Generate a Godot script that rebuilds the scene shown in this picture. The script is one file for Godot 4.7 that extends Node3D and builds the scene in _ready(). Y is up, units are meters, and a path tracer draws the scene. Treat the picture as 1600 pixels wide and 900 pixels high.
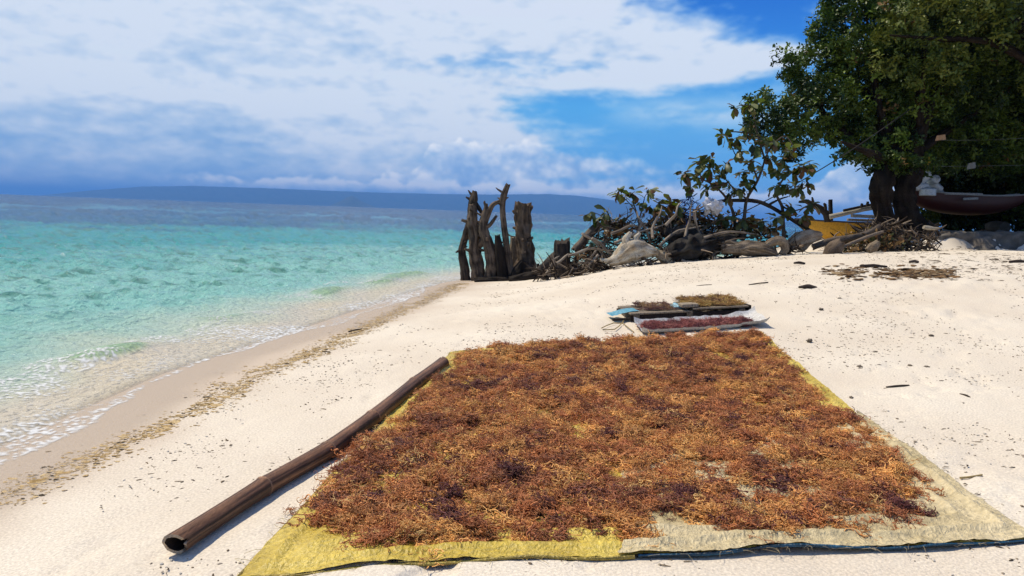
extends Node3D

# ---------------------------------------------------------------- shared state
const FOCAL := 1155.0            # focal length of the photograph, in its own pixels
const SEA := -0.3
var eye := Vector3(0, 1.5, 0)
var turn := Basis()
var rng := RandomNumberGenerator.new()
var rough := FastNoiseLite.new()
var fine := FastNoiseLite.new()
var fbm := FastNoiseLite.new()
var ridge := FastNoiseLite.new()
var cell := FastNoiseLite.new()
var used := {}
var M := {}

# coast line in plan, land on the right of it
var coast := PackedVector2Array([Vector2(-2.6, 60), Vector2(-3.0, 12), Vector2(-3.35, 2), Vector2(-3.62, -5), Vector2(-3.6, -7.5), Vector2(-3.1, -10.3), Vector2(-2.35, -15),
	Vector2(-1.7, -18.3), Vector2(-0.7, -20.8), Vector2(2.2, -24.5), Vector2(6.2, -30.5), Vector2(13, -37), Vector2(40, -52), Vector2(200, -110), Vector2(900, -300)])

# ---------------------------------------------------------------- small maths
func lut(x: float, xs: Array, ys: Array) -> float:
	if x <= xs[0]:
		return ys[0]
	for i in range(1, xs.size()):
		if x < xs[i]:
			var t: float = (x - xs[i - 1]) / (xs[i] - xs[i - 1])
			return lerpf(ys[i - 1], ys[i], t)
	return ys[-1]

func inland(x: float, z: float) -> float:   # metres inland of the coast line, negative at sea
	var best := 1e12
	var side := 1.0
	for i in coast.size() - 1:
		var ax := coast[i].x
		var az := coast[i].y
		var ex := coast[i + 1].x - ax
		var ez := coast[i + 1].y - az
		var px := x - ax
		var pz := z - az
		var t := clampf((px * ex + pz * ez) / (ex * ex + ez * ez), 0.0, 1.0)
		var qx := px - t * ex
		var qz := pz - t * ez
		var dd := qx * qx + qz * qz
		if dd < best - 1e-9:
			best = dd
			side = 1.0 if ex * pz - ez * px > 0.0 else -1.0
	return side * sqrt(best)

var hn_x := [0.0, 1.2, 3.0, 6.0, 10.0, 20.0, 400.0]
var hn_y := [-0.3, -0.17, 0.0, 0.08, 0.25, 0.55, 3.0]
var hf_x := [0.0, 1.3, 2.0, 3.0, 4.5, 6.0, 7.4, 9.0, 11.0, 14.5, 30.0, 400.0]
var hf_y := [-0.3, -0.21, -0.14, 0.03, 0.36, 0.54, 0.70, 0.84, 0.96, 1.10, 1.4, 4.0]

func height_from(d: float, x: float, z: float) -> float:
	if d < 0.0:
		return maxf(-6.0, SEA + d * 0.11)
	var w := smoothstep(5.0, 16.0, -z)
	var h := lerpf(lut(d, hn_x, hn_y), lut(d, hf_x, hf_y), w)
	h += 0.42 * smoothstep(-18.5, -19.2, z + 0.25 * rough.get_noise_2d(x * 0.9, 7.0)) * smoothstep(9.6, 11.2, x)
	return h

func H(x: float, z: float) -> float:
	return height_from(inland(x, z), x, z)

func ray(x: float, y: float) -> Vector3:
	return turn * Vector3((x - 800.0) / FOCAL, -(y - 450.0) / FOCAL, -1.0)

func P(x: float, y: float, depth: float) -> Vector3:   # a point of the photograph at a distance along -z
	var r := ray(x, y)
	return eye + r * (depth / -r.z)

func G(x: float, y: float) -> Vector3:                 # where a sight line meets the ground
	var r := ray(x, y)
	var t := 1.5
	var last := t
	while t < 80.0:
		var p := eye + r * t
		if p.y < H(p.x, p.z):
			for k in 14:
				var mid := (last + t) / 2.0
				var q := eye + r * mid
				if q.y < H(q.x, q.z):
					t = mid
				else:
					last = mid
			return eye + r * t
		last = t
		t *= 1.02
	return eye + r * 30.0

func rv(a: float) -> Vector3:
	return Vector3(rng.randf_range(-a, a), rng.randf_range(-a, a), rng.randf_range(-a, a))

func lin(r: int, g: int, b: int) -> Color:             # linear colour from an sRGB triple
	return Color8(r, g, b).srgb_to_linear()

# ---------------------------------------------------------------- mesh builder
class MB:
	var v := PackedVector3Array()
	var n := PackedVector3Array()
	var c := PackedColorArray()
	var uv := PackedVector2Array()
	var ix := PackedInt32Array()

	func grid(p: PackedVector3Array, nu: int, nv: int, wrap: bool, col: PackedColorArray, q: PackedVector2Array = PackedVector2Array()) -> void:
		var b := v.size()
		v.append_array(p)
		c.append_array(col)
		if q.is_empty():
			q.resize(p.size())
		uv.append_array(q)
		var nn := PackedVector3Array()
		nn.resize(p.size())
		for j in nv:
			var j0 := maxi(j - 1, 0) * nu
			var j1 := mini(j + 1, nv - 1) * nu
			for i in nu:
				var i0 := (i + nu - 1) % nu if wrap else maxi(i - 1, 0)
				var i1 := (i + 1) % nu if wrap else mini(i + 1, nu - 1)
				nn[j * nu + i] = (p[j * nu + i1] - p[j * nu + i0]).cross(p[j1 + i] - p[j0 + i]).normalized()
		n.append_array(nn)
		var w := nu if wrap else nu - 1
		var at := ix.size()
		ix.resize(at + w * (nv - 1) * 6)
		for j in nv - 1:
			for i in w:
				var a := b + j * nu + i
				var e := b + j * nu + (i + 1) % nu
				ix[at] = a
				ix[at + 1] = a + nu
				ix[at + 2] = e
				ix[at + 3] = e
				ix[at + 4] = a + nu
				ix[at + 5] = e + nu
				at += 6

	func fan(ring: PackedVector3Array, centre: Vector3, out: Vector3, col: Color) -> void:
		var b := v.size()
		v.append(centre)
		n.append(out)
		c.append(col)
		uv.append(Vector2.ZERO)
		for p in ring:
			v.append(p)
			n.append(out)
			c.append(col)
			uv.append(Vector2.ZERO)
		var m := ring.size()
		for i in m:
			var i1 := (i + 1) % m
			if (ring[i] - centre).cross(ring[i1] - centre).dot(out) > 0.0:
				ix.append_array(PackedInt32Array([b, b + 1 + i1, b + 1 + i]))
			else:
				ix.append_array(PackedInt32Array([b, b + 1 + i, b + 1 + i1]))

	func face(p: PackedVector3Array, out: Vector3, col: Color) -> void:   # a flat convex face
		var b := v.size()
		for q in p:
			v.append(q)
			n.append(out)
			c.append(col)
			uv.append(Vector2.ZERO)
		for i in range(1, p.size() - 1):
			if (p[i] - p[0]).cross(p[i + 1] - p[0]).dot(out) > 0.0:
				ix.append_array(PackedInt32Array([b, b + i + 1, b + i]))
			else:
				ix.append_array(PackedInt32Array([b, b + i, b + i + 1]))

	# chamfered box: half sizes h, chamfer e
	func box(t: Transform3D, h: Vector3, e: float, col: Color) -> void:
		for a in 3:
			var a1 := (a + 1) % 3
			var a2 := (a + 2) % 3
			for s in [-1.0, 1.0]:
				var q := PackedVector3Array()
				for k in [[-1.0, -1.0], [1.0, -1.0], [1.0, 1.0], [-1.0, 1.0]]:
					var o := Vector3()
					o[a] = s * h[a]
					o[a1] = k[0] * (h[a1] - e)
					o[a2] = k[1] * (h[a2] - e)
					q.append(t * o)
				var d := Vector3()
				d[a] = s
				face(q, (t.basis * d).normalized(), col)
			for s1 in [-1.0, 1.0]:
				for s2 in [-1.0, 1.0]:
					var q := PackedVector3Array()
					for k in [[-1.0, 0], [1.0, 0], [1.0, 1], [-1.0, 1]]:
						var o := Vector3()
						o[a] = k[0] * (h[a] - e)
						o[a1] = s1 * (h[a1] - (e if k[1] == 1 else 0.0))
						o[a2] = s2 * (h[a2] - (0.0 if k[1] == 1 else e))
						q.append(t * o)
					var d := Vector3()
					d[a1] = s1
					d[a2] = s2
					face(q, (t.basis * d).normalized(), col)
		for sx in [-1.0, 1.0]:
			for sy in [-1.0, 1.0]:
				for sz in [-1.0, 1.0]:
					var s := Vector3(sx, sy, sz)
					face(PackedVector3Array([t * (s * Vector3(h.x, h.y - e, h.z - e)), t * (s * Vector3(h.x - e, h.y, h.z - e)), t * (s * Vector3(h.x - e, h.y - e, h.z))]), (t.basis * s).normalized(), col)

	func mesh(at := Vector3.ZERO) -> ArrayMesh:
		if at != Vector3.ZERO:
			for i in v.size():
				v[i] -= at
		var a := []
		a.resize(Mesh.ARRAY_MAX)
		a[Mesh.ARRAY_VERTEX] = v
		a[Mesh.ARRAY_NORMAL] = n
		a[Mesh.ARRAY_COLOR] = c
		a[Mesh.ARRAY_TEX_UV] = uv
		a[Mesh.ARRAY_INDEX] = ix
		var m := ArrayMesh.new()
		m.add_surface_from_arrays(Mesh.PRIMITIVE_TRIANGLES, a)
		return m

# a limb along points with radii; bump roughens it along the grain; colours run with noise from ca to cb
func limb(mb: MB, pts: Array, radii: Array, sides: int, bump: float, ca: Color, cb: Color, ends := true, step := 0.08, cap := Color(-1, 0, 0), jag := 0.4) -> void:
	var cur := Curve3D.new()
	for i in pts.size():
		var a: Vector3 = pts[maxi(i - 1, 0)]
		var b: Vector3 = pts[mini(i + 1, pts.size() - 1)]
		var tan := (b - a) / 6.0
		cur.add_point(pts[i], -tan, tan)
	var lens := [0.0]
	for i in range(1, pts.size()):
		lens.append(cur.get_closest_offset(pts[i]) if i < pts.size() - 1 else cur.get_baked_length())
	var total := cur.get_baked_length()
	if radii.size() != pts.size():   # fewer radii than points: spread them evenly
		lens = []
		for i in radii.size():
			lens.append(total * i / (radii.size() - 1.0))
	var nv := maxi(int(total / step) + 1, pts.size() + 1)
	var off := rng.randf() * 100.0
	var p := PackedVector3Array()
	var c := PackedColorArray()
	var q := PackedVector2Array()
	var tan0 := cur.sample_baked(0.01 * total) - cur.sample_baked(0.0)
	var n1 := tan0.normalized().cross(Vector3(0.37, 0.21, 0.9).normalized()).normalized()
	var first := PackedVector3Array()
	var last := PackedVector3Array()
	var tdir := tan0.normalized()
	var tstart := tdir
	for j in nv:
		var s := total * j / (nv - 1.0)
		var o := cur.sample_baked(s)
		tdir = (cur.sample_baked(minf(s + total * 0.02, total)) - cur.sample_baked(maxf(s - total * 0.02, 0.0))).normalized()
		n1 = (n1 - tdir * n1.dot(tdir)).normalized()
		var n2 := tdir.cross(n1)
		var r := lut(s, lens, radii)
		for i in sides:
			var a := TAU * i / sides
			var ca_ := cos(a)
			var sa := sin(a)
			var k := rough.get_noise_3d(ca_ * 1.6 + off, sa * 1.6, s * 2.2) * 0.6 + fine.get_noise_3d(ca_ * 3.0, sa * 3.0 + off, s * 1.4) * 0.5
			if sides > 12:
				k += 0.55 * fine.get_noise_3d(ca_ * 4.5 + off, sa * 4.5, s * 0.5)
			var rr := r * (1.0 + bump * k)
			var shift := 0.0
			if (j == 0 or j == nv - 1) and jag > 0.0:
				shift = r * jag * fine.get_noise_3d(ca_ * 2.0 + off, sa * 2.0, 3.0 * j)
			var w := o + (n1 * ca_ + n2 * sa) * rr + tdir * shift
			p.append(w)
			var m := clampf(0.5 + 0.7 * fine.get_noise_3d(ca_ * 2.5 + off, sa * 2.5, s * 1.1) + 0.8 * fine.get_noise_3d(ca_ * 5.0 + off, sa * 5.0, s * 0.6) + 0.5 * rough.get_noise_2d(s * 3.0, off), 0.0, 1.0)
			c.append(ca.lerp(cb, m))
			q.append(Vector2(i / float(sides), s))
			if j == 0:
				first.append(w)
			if j == nv - 1:
				last.append(w)
	mb.grid(p, sides, nv, true, c, q)
	if ends:
		var cc := ca.lerp(cb, 0.6) if cap.r < 0.0 else cap
		var m0 := Vector3()
		for w in first:
			m0 += w / sides
		var m1 := Vector3()
		for w in last:
			m1 += w / sides
		mb.fan(first, m0, -tstart, cc)
		mb.fan(last, m1, tdir, cc)

# one lumpy stone or clod
func lump(mb: MB, at: Vector3, r: Vector3, nu: int, nv: int, bump: float, ca: Color, cb: Color, yaw := 0.0) -> void:
	var off := rng.randf() * 50.0
	var p := PackedVector3Array()
	var c := PackedColorArray()
	var b := Basis(Vector3.UP, yaw)
	for j in nv:
		var th := PI * (0.02 + 0.96 * j / (nv - 1.0))
		for i in nu:
			var ph := TAU * i / nu
			var u := Vector3(sin(th) * cos(ph), -cos(th), -sin(th) * sin(ph))
			var k := 1.0 + bump * (rough.get_noise_3dv(u * 1.3 + Vector3(off, 0, 0)) + 0.5 * fine.get_noise_3dv(u * 2.5 + Vector3(0, off, 0)))
			p.append(at + b * (u * r * k))
			c.append(ca.lerp(cb, clampf(0.5 + rough.get_noise_3dv(u * 2.2 + Vector3(off, off, 0)), 0.0, 1.0)))
	mb.grid(p, nu, nv, true, c)

# ---------------------------------------------------------------- scene helpers
func numbered(called: String) -> String:
	if not used.has(called):
		used[called] = 0
		return called
	used[called] += 1
	return "%s_%03d" % [called, used[called]]

func thing(called: String, label: String, category: String, at := Vector3.ZERO, group := "") -> Node3D:
	var o := Node3D.new()
	o.name = numbered(called)
	add_child(o)
	o.position = at
	tag(o, label, category, group)
	return o

func tag(o: Node, label: String, category := "", group := "", kind := "") -> void:
	if label:
		o.set_meta("label", label)
	if category:
		o.set_meta("category", category)
	if group:
		o.set_meta("group", group)
	if kind:
		o.set_meta("kind", kind)

func part(called: String, mb: MB, m: Material, parent: Node3D) -> MeshInstance3D:   # the builder holds world points
	var o := MeshInstance3D.new()
	var at := parent.position if parent.get_parent() == self else (parent.get_parent() as Node3D).position
	o.mesh = mb.mesh(at)
	o.material_override = m
	o.name = called
	parent.add_child(o, true)
	return o

func single(called: String, mb: MB, m: Material, label: String, category: String, at := Vector3.ZERO, group := "") -> MeshInstance3D:
	var o := MeshInstance3D.new()
	o.mesh = mb.mesh(at)
	o.material_override = m
	o.name = numbered(called)
	add_child(o)
	o.position = at
	tag(o, label, category, group)
	return o

func setting(called: String, mb: MB, m: Material, label: String, kind := "structure", category := "") -> MeshInstance3D:
	var o := MeshInstance3D.new()
	o.mesh = mb.mesh()
	o.material_override = m
	o.name = numbered(called)
	add_child(o)
	tag(o, label, category if category else called.replace("_", " "), "", kind)
	return o

func scatter(called: String, mesh: Mesh, m: Material, xf: Array, cols: Array, parent: Node3D = self) -> MultiMeshInstance3D:
	var mm := MultiMesh.new()
	mm.transform_format = MultiMesh.TRANSFORM_3D
	mm.use_colors = true
	mm.mesh = mesh
	mm.instance_count = xf.size()
	for i in xf.size():
		mm.set_instance_transform(i, xf[i])
		mm.set_instance_color(i, cols[i])
	var o := MultiMeshInstance3D.new()
	o.multimesh = mm
	o.material_override = m
	o.name = called
	parent.add_child(o, true)
	o.set_meta("kind", "stuff")
	return o

func noise_tex(size: int, freq: float, octaves: int, lo: float, hi: float, kind := FastNoiseLite.TYPE_SIMPLEX_SMOOTH, fractal := FastNoiseLite.FRACTAL_FBM, normal := false, strength := 6.0, sd := 3) -> NoiseTexture2D:
	var f := FastNoiseLite.new()
	f.noise_type = kind
	f.frequency = freq
	f.fractal_type = fractal
	f.fractal_octaves = octaves
	f.seed = sd
	var t := NoiseTexture2D.new()
	t.width = size
	t.height = size
	t.seamless = true
	t.noise = f
	if normal:
		t.as_normal_map = true
		t.bump_strength = strength
	else:
		var g := Gradient.new()
		g.set_color(0, Color(lo, lo, lo))
		g.set_color(1, Color(hi, hi, hi))
		t.color_ramp = g
	return t

func mat(called: String, roughness: float, scale := Vector3.ZERO, tone: Texture2D = null, relief: Texture2D = null, relief_cm := 0.0, spec := 0.5) -> StandardMaterial3D:
	var m := StandardMaterial3D.new()
	m.resource_name = called
	m.vertex_color_use_as_albedo = true
	m.roughness = roughness
	m.metallic_specular = spec
	if scale != Vector3.ZERO:
		m.uv1_triplanar = true
		m.uv1_world_triplanar = true
		m.uv1_scale = scale
		m.albedo_texture = tone
		if relief:
			m.heightmap_enabled = true
			m.heightmap_texture = relief
			m.heightmap_scale = relief_cm
	M[called] = m
	return m

# ---------------------------------------------------------------- sky
func sky_colour(az: float, el: float) -> Color:
	var base := Color(lut(el, [0, 3, 8, 13, 18, 40, 90], [0.40, 0.40, 0.34, 0.20, 0.13, 0.10, 0.08]), lut(el, [0, 3, 8, 13, 18, 40, 90], [0.64, 0.67, 0.665, 0.50, 0.39, 0.34, 0.28]), lut(el, [0, 3, 8, 13, 18, 40, 90], [0.88, 0.90, 0.91, 0.85, 0.78, 0.72, 0.64]))
	# streaks lie nearly level: stretched along the azimuth
	var lift := el - 0.03 * az
	var warp := fbm.get_noise_2d(az * 1.1 + 40.0, lift * 3.2)
	var s1 := fbm.get_noise_2d(az * 1.5 + warp * 14.0, lift * 8.5 + warp * 10.0)
	var s2 := fbm.get_noise_2d(az * 4.2 + 200.0, lift * 17.0 + warp * 16.0)
	var s3 := fbm.get_noise_2d(az * 13.0 + 400.0, lift * 34.0 + s1 * 12.0)
	var s4 := fbm.get_noise_2d(az * 32.0 + 700.0, lift * 75.0 + s2 * 30.0)
	var streak := s1 * 0.62 + s2 * 0.3 + s3 * 0.2 + s4 * 0.09
	var edge := lut(el, [0, 3, 5, 6.5, 8, 9.2, 10.2, 11.6, 12.6, 13.6, 17, 24, 40, 90], [4, 3, 0, 1, 2, 4, 15, 23, 17, 10, 11, 17, 40, 90])
	var side := az - edge - streak * 17.0
	var cover := smoothstep(7.0, -5.0, side)
	var general := smoothstep(-0.15, 0.5, streak + 0.12)
	var away := smoothstep(45.0, 95.0, absf(az))
	cover = lerpf(cover, general, maxf(away, smoothstep(22.0, 50.0, el)))
	cover *= 1.0 - 0.5 * smoothstep(0.12, 0.5, -streak) * smoothstep(-14.0, -2.0, az)
	# wisps in the clear part
	var wisp := exp(-pow((el - 7.7) / 1.0, 2.0)) * smoothstep(4.0, 12.0, az) * smoothstep(-0.45, 0.25, streak) * 0.8
	wisp = maxf(wisp, exp(-pow((el - 14.6) / 1.0, 2.0)) * smoothstep(9.0, 15.0, az) * smoothstep(-0.02, 0.4, streak) * 0.8)
	wisp = maxf(wisp, smoothstep(0.05, 0.6, streak) * 0.5 * smoothstep(18.0, 12.0, el))
	cover = maxf(cover, wisp * (1.0 - away))
	var dark := 0.86 * smoothstep(9.5, 0.0, el) * (0.22 + 0.72 * smoothstep(2.0, -28.0, az) * (1.0 - away))
	var tone := clampf(dark * 0.95 - s1 * 0.34 - s2 * 0.48 - s3 * 0.40 - s4 * 0.22 + 0.02, 0.0, 1.0)
	var white := Color(0.86, 0.895, 0.945)
	var cloud := white.lerp(Color(0.57, 0.71, 0.87), tone)
	var c := base.lerp(cloud, clampf(cover, 0.0, 1.0) * 0.97)
	# heaped clouds along the skyline
	if el < 9.0:
		var top := lut(az, [-60, -40, -30, -24, -20, -14, -10, -7.6, -6.6, -5, -2, 1, 4, 7, 9, 12, 15, 20, 22, 24, 27, 30, 40, 60], [1.2, 1.4, 1.9, 1.8, 2.0, 2.1, 2.4, 3.0, 4.9, 5.2, 5.1, 5.3, 5.3, 4.9, 4.5, 4.3, 3.7, 2.8, 3.0, 4.8, 5.2, 4.6, 3.2, 2.0])
		var wob := fbm.get_noise_2d(az * 14.0, el * 16.0) * 0.5
		var b1 := clampf(1.0 + cell.get_noise_2d(az * 7.0 + wob * 4.0, el * 9.5 + wob * 4.0), 0.0, 1.2)
		var b2 := clampf(1.0 + cell.get_noise_2d(az * 17.0 + 90.0 + wob * 8.0, el * 22.0), 0.0, 1.2)
		var b3 := fbm.get_noise_2d(az * 40.0, el * 50.0)
		var b4 := clampf(1.0 + cell.get_noise_2d(az * 38.0 + 30.0 + wob * 9.0, el * 46.0), 0.0, 1.2)
		var puff := 1.12 - b1 * 0.75 - b2 * 0.42 - b4 * 0.22
		# a second, lower bank in front
		var low_top := 1.95 + 0.35 * fbm.get_noise_1d(az * 9.0) + 0.7 * (puff - 0.4)
		var body := maxf(top + 1.5 * (puff - 0.5) * minf(1.0, top / 3.0) + 0.25 * b3 - el, low_top - el)
		var soft := lerpf(0.35, 1.7, smoothstep(0.0, 8.0, az) * smoothstep(20.0, 17.0, az))
		var dense := smoothstep(0.0, soft, body)
		var hole := smoothstep(-0.25, 0.15, streak + 0.25 * puff) if az > -9.0 else 1.0
		dense *= lerpf(1.0, hole, smoothstep(1.8, 3.0, el)) * smoothstep(-26.0, -19.0, az + 4.0 * b3) * (1.0 - smoothstep(45.0, 70.0, absf(az)))
		var rim := maxf(1.0 - smoothstep(0.0, 0.9, top - el + 1.2 * (puff - 0.5)), 0.9 * (1.0 - smoothstep(0.0, 0.7, absf(low_top - el))))
		var bright := clampf(-0.12 + 0.95 * puff + 0.5 * rim * (0.4 + puff) + 0.3 * b3 + 0.45 * smoothstep(low_top - 1.0, low_top - 0.15, el) * (1.0 - smoothstep(low_top - 0.1, low_top + 0.1, el)), 0.0, 1.0)
		var heap := Color(0.55, 0.70, 0.88).lerp(Color(0.96, 0.97, 0.985), bright)
		c = c.lerp(heap, dense * 0.92)
	return c

func make_sky() -> ImageTexture:
	var w := 4096
	var low := Image.create(1024, 512, false, Image.FORMAT_RGB8)
	low.fill(Color(0.22, 0.36, 0.50))
	for j in 258:
		for i in 1024:
			var az := (i + 0.5) / 1024.0 * 360.0
			if az > 180.0:
				az -= 360.0
			low.set_pixel(i, j, sky_colour(az, 90.0 - (j + 0.5) / 512.0 * 180.0))
	low.resize(w, w / 2, Image.INTERPOLATE_CUBIC)
	var rows := [int(w / 2 * (90.0 - 26.0) / 180.0), w / 4 + 2]
	for j in range(rows[0], rows[1]):
		var el := 90.0 - (j + 0.5) / (w / 2.0) * 180.0
		for k in range(-500, 500):
			low.set_pixel((k + w) % w, j, sky_colour((k + 0.5) / w * 360.0, el))
	return ImageTexture.create_from_image(low)

# ================================================================ scene
func _ready() -> void:
	rng.seed = 20
	rough.seed = 11
	rough.frequency = 1.0
	rough.fractal_octaves = 2
	fine.seed = 12
	fine.frequency = 2.2
	fine.fractal_octaves = 3
	fbm.seed = 5
	fbm.frequency = 0.02
	fbm.fractal_octaves = 4
	ridge.seed = 9
	ridge.frequency = 0.05
	ridge.fractal_octaves = 3
	cell.seed = 14
	cell.noise_type = FastNoiseLite.TYPE_CELLULAR
	cell.cellular_return_type = FastNoiseLite.RETURN_DISTANCE
	cell.cellular_jitter = 1.0
	cell.frequency = 0.055
	cell.fractal_type = FastNoiseLite.FRACTAL_NONE
	setup_view()
	setup_materials()
	build_ground()
	build_sea()
	build_far_land()
	build_trees()
	build_bank_and_boats()
	build_stumps()
	build_driftwood()
	build_shrubs()
	build_tarps()
	build_bamboo()
	build_racks()
	build_litter()

func setup_view() -> void:
	var cam := Camera3D.new()
	cam.name = "camera"
	cam.fov = rad_to_deg(2.0 * atan(450.0 / FOCAL))
	cam.near = 0.05
	cam.far = 60000.0
	cam.position = eye
	cam.rotation = Vector3(deg_to_rad(-5.86), 0, deg_to_rad(2.03))
	add_child(cam)
	cam.current = true
	turn = cam.transform.basis
	var env := Environment.new()
	env.background_mode = Environment.BG_SKY
	var sky := Sky.new()
	var pan := PanoramaSkyMaterial.new()
	pan.panorama = make_sky()
	sky.sky_material = pan
	env.sky = sky
	env.tonemap_mode = Environment.TONE_MAPPER_LINEAR
	env.tonemap_exposure = 1.08
	env.sdfgi_enabled = true
	env.ssao_enabled = true
	env.ssil_enabled = true
	env.fog_enabled = true
	env.fog_density = 0.000105
	env.fog_light_color = Color(0.44, 0.70, 1.0)
	var we := WorldEnvironment.new()
	we.name = "world_environment"
	we.environment = env
	add_child(we)
	var sun := DirectionalLight3D.new()
	sun.name = "sun"
	sun.light_energy = 1.5
	sun.light_color = Color(1.0, 0.95, 0.86)
	sun.light_angular_distance = 0.5
	sun.shadow_enabled = true
	add_child(sun)
	var el := deg_to_rad(61.0)
	var az := deg_to_rad(-70.0)
	var to_sun := Vector3(sin(az) * cos(el), sin(el), -cos(az) * cos(el))
	sun.look_at_from_position(Vector3.ZERO, -to_sun, Vector3(0, 0, 1))

func setup_materials() -> void:
	var grain := noise_tex(1024, 0.012, 6, 0.72, 1.0)
	var relief := noise_tex(1024, 0.02, 6, 0.0, 1.0, FastNoiseLite.TYPE_SIMPLEX_SMOOTH, FastNoiseLite.FRACTAL_FBM, false, 6.0, 8)
	var streaks := noise_tex(512, 0.03, 5, 0.35, 1.0, FastNoiseLite.TYPE_SIMPLEX_SMOOTH, FastNoiseLite.FRACTAL_RIDGED, false, 6.0, 4)
	mat("sand", 0.95, Vector3(0.9, 0.9, 0.9), noise_tex(1024, 0.05, 6, 0.80, 1.0), noise_tex(1024, 0.06, 5, 0.0, 1.0, FastNoiseLite.TYPE_SIMPLEX_SMOOTH, FastNoiseLite.FRACTAL_FBM, false, 6.0, 18), 0.36, 0.2)
	mat("wood", 0.8, Vector3(3.2, 0.9, 3.2), streaks, streaks, 1.5, 0.3)
	mat("twig", 0.85, Vector3(5, 5, 5), grain, null, 0, 0.25)
	mat("stone", 0.9, Vector3(4, 4, 4), grain, relief, 0.6, 0.3)
	mat("paint", 0.5, Vector3(1.2, 1.2, 1.2), grain, relief, 0.15)
	mat("plastic", 0.4, Vector3(2, 2, 2), grain, null, 0)
	mat("cloth", 0.8, Vector3(3, 3, 3), grain, relief, 0.5, 0.3)
	mat("forest", 1.0, Vector3(0.002, 0.002, 0.002), noise_tex(512, 0.02, 5, 0.5, 1.0))
	var tarp := mat("tarp", 0.42, Vector3(1.6, 1.6, 1.6), noise_tex(1024, 0.015, 6, 0.7, 1.0), noise_tex(1024, 0.014, 5, 0.0, 1.0, FastNoiseLite.TYPE_SIMPLEX_SMOOTH, FastNoiseLite.FRACTAL_RIDGED, false, 6.0, 21), 0.95)
	tarp.metallic_specular = 0.45
	var weed := mat("weed", 0.5)
	weed.metallic_specular = 0.45
	weed.backlight_enabled = true
	weed.backlight = Color(0.5, 0.36, 0.2)
	var leaf := mat("leaf", 0.42)
	leaf.metallic_specular = 0.3
	leaf.backlight_enabled = true
	leaf.backlight = Color(0.28, 0.35, 0.06)
	var bark := mat("bark", 0.9, Vector3(2.0, 0.7, 2.0), streaks, streaks, 3.0, 0.2)
	bark.resource_name = "bark"
	var bamboo := mat("bamboo", 0.55, Vector3(6, 6, 1.2), grain, relief, 0.25)
	bamboo.metallic_specular = 0.4
	var sea := mat("sea", 0.12, Vector3(0.55, 0.55, 0.55), noise_tex(256, 0.02, 3, 0.94, 1.0))
	sea.transparency = BaseMaterial3D.TRANSPARENCY_ALPHA
	sea.normal_enabled = true
	sea.normal_texture = noise_tex(1024, 0.012, 5, 0, 1, FastNoiseLite.TYPE_SIMPLEX_SMOOTH, FastNoiseLite.FRACTAL_FBM, true, 7.0, 31)
	sea.normal_scale = 4.5
	sea.metallic_specular = 0.14
	var foam := mat("foam", 0.7, Vector3(2, 2, 2), noise_tex(256, 0.05, 3, 0.85, 1.0))
	foam.transparency = BaseMaterial3D.TRANSPARENCY_ALPHA
	var wet := mat("wet", 0.5, Vector3(2, 2, 2), noise_tex(256, 0.05, 3, 0.92, 1.0))
	wet.transparency = BaseMaterial3D.TRANSPARENCY_ALPHA

# ---------------------------------------------------------------- ground and sea
func angles(narrow: float, fine_step: float, coarse: float) -> PackedFloat32Array:
	var out := PackedFloat32Array()
	var a := -180.0
	while a < 180.0 - 1e-3:
		out.append(deg_to_rad(a))
		var gap := maxf(0.0, absf(a) - narrow)
		a += minf(fine_step + gap * 0.06, coarse)
	out.append(deg_to_rad(180.0))
	return out

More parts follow.
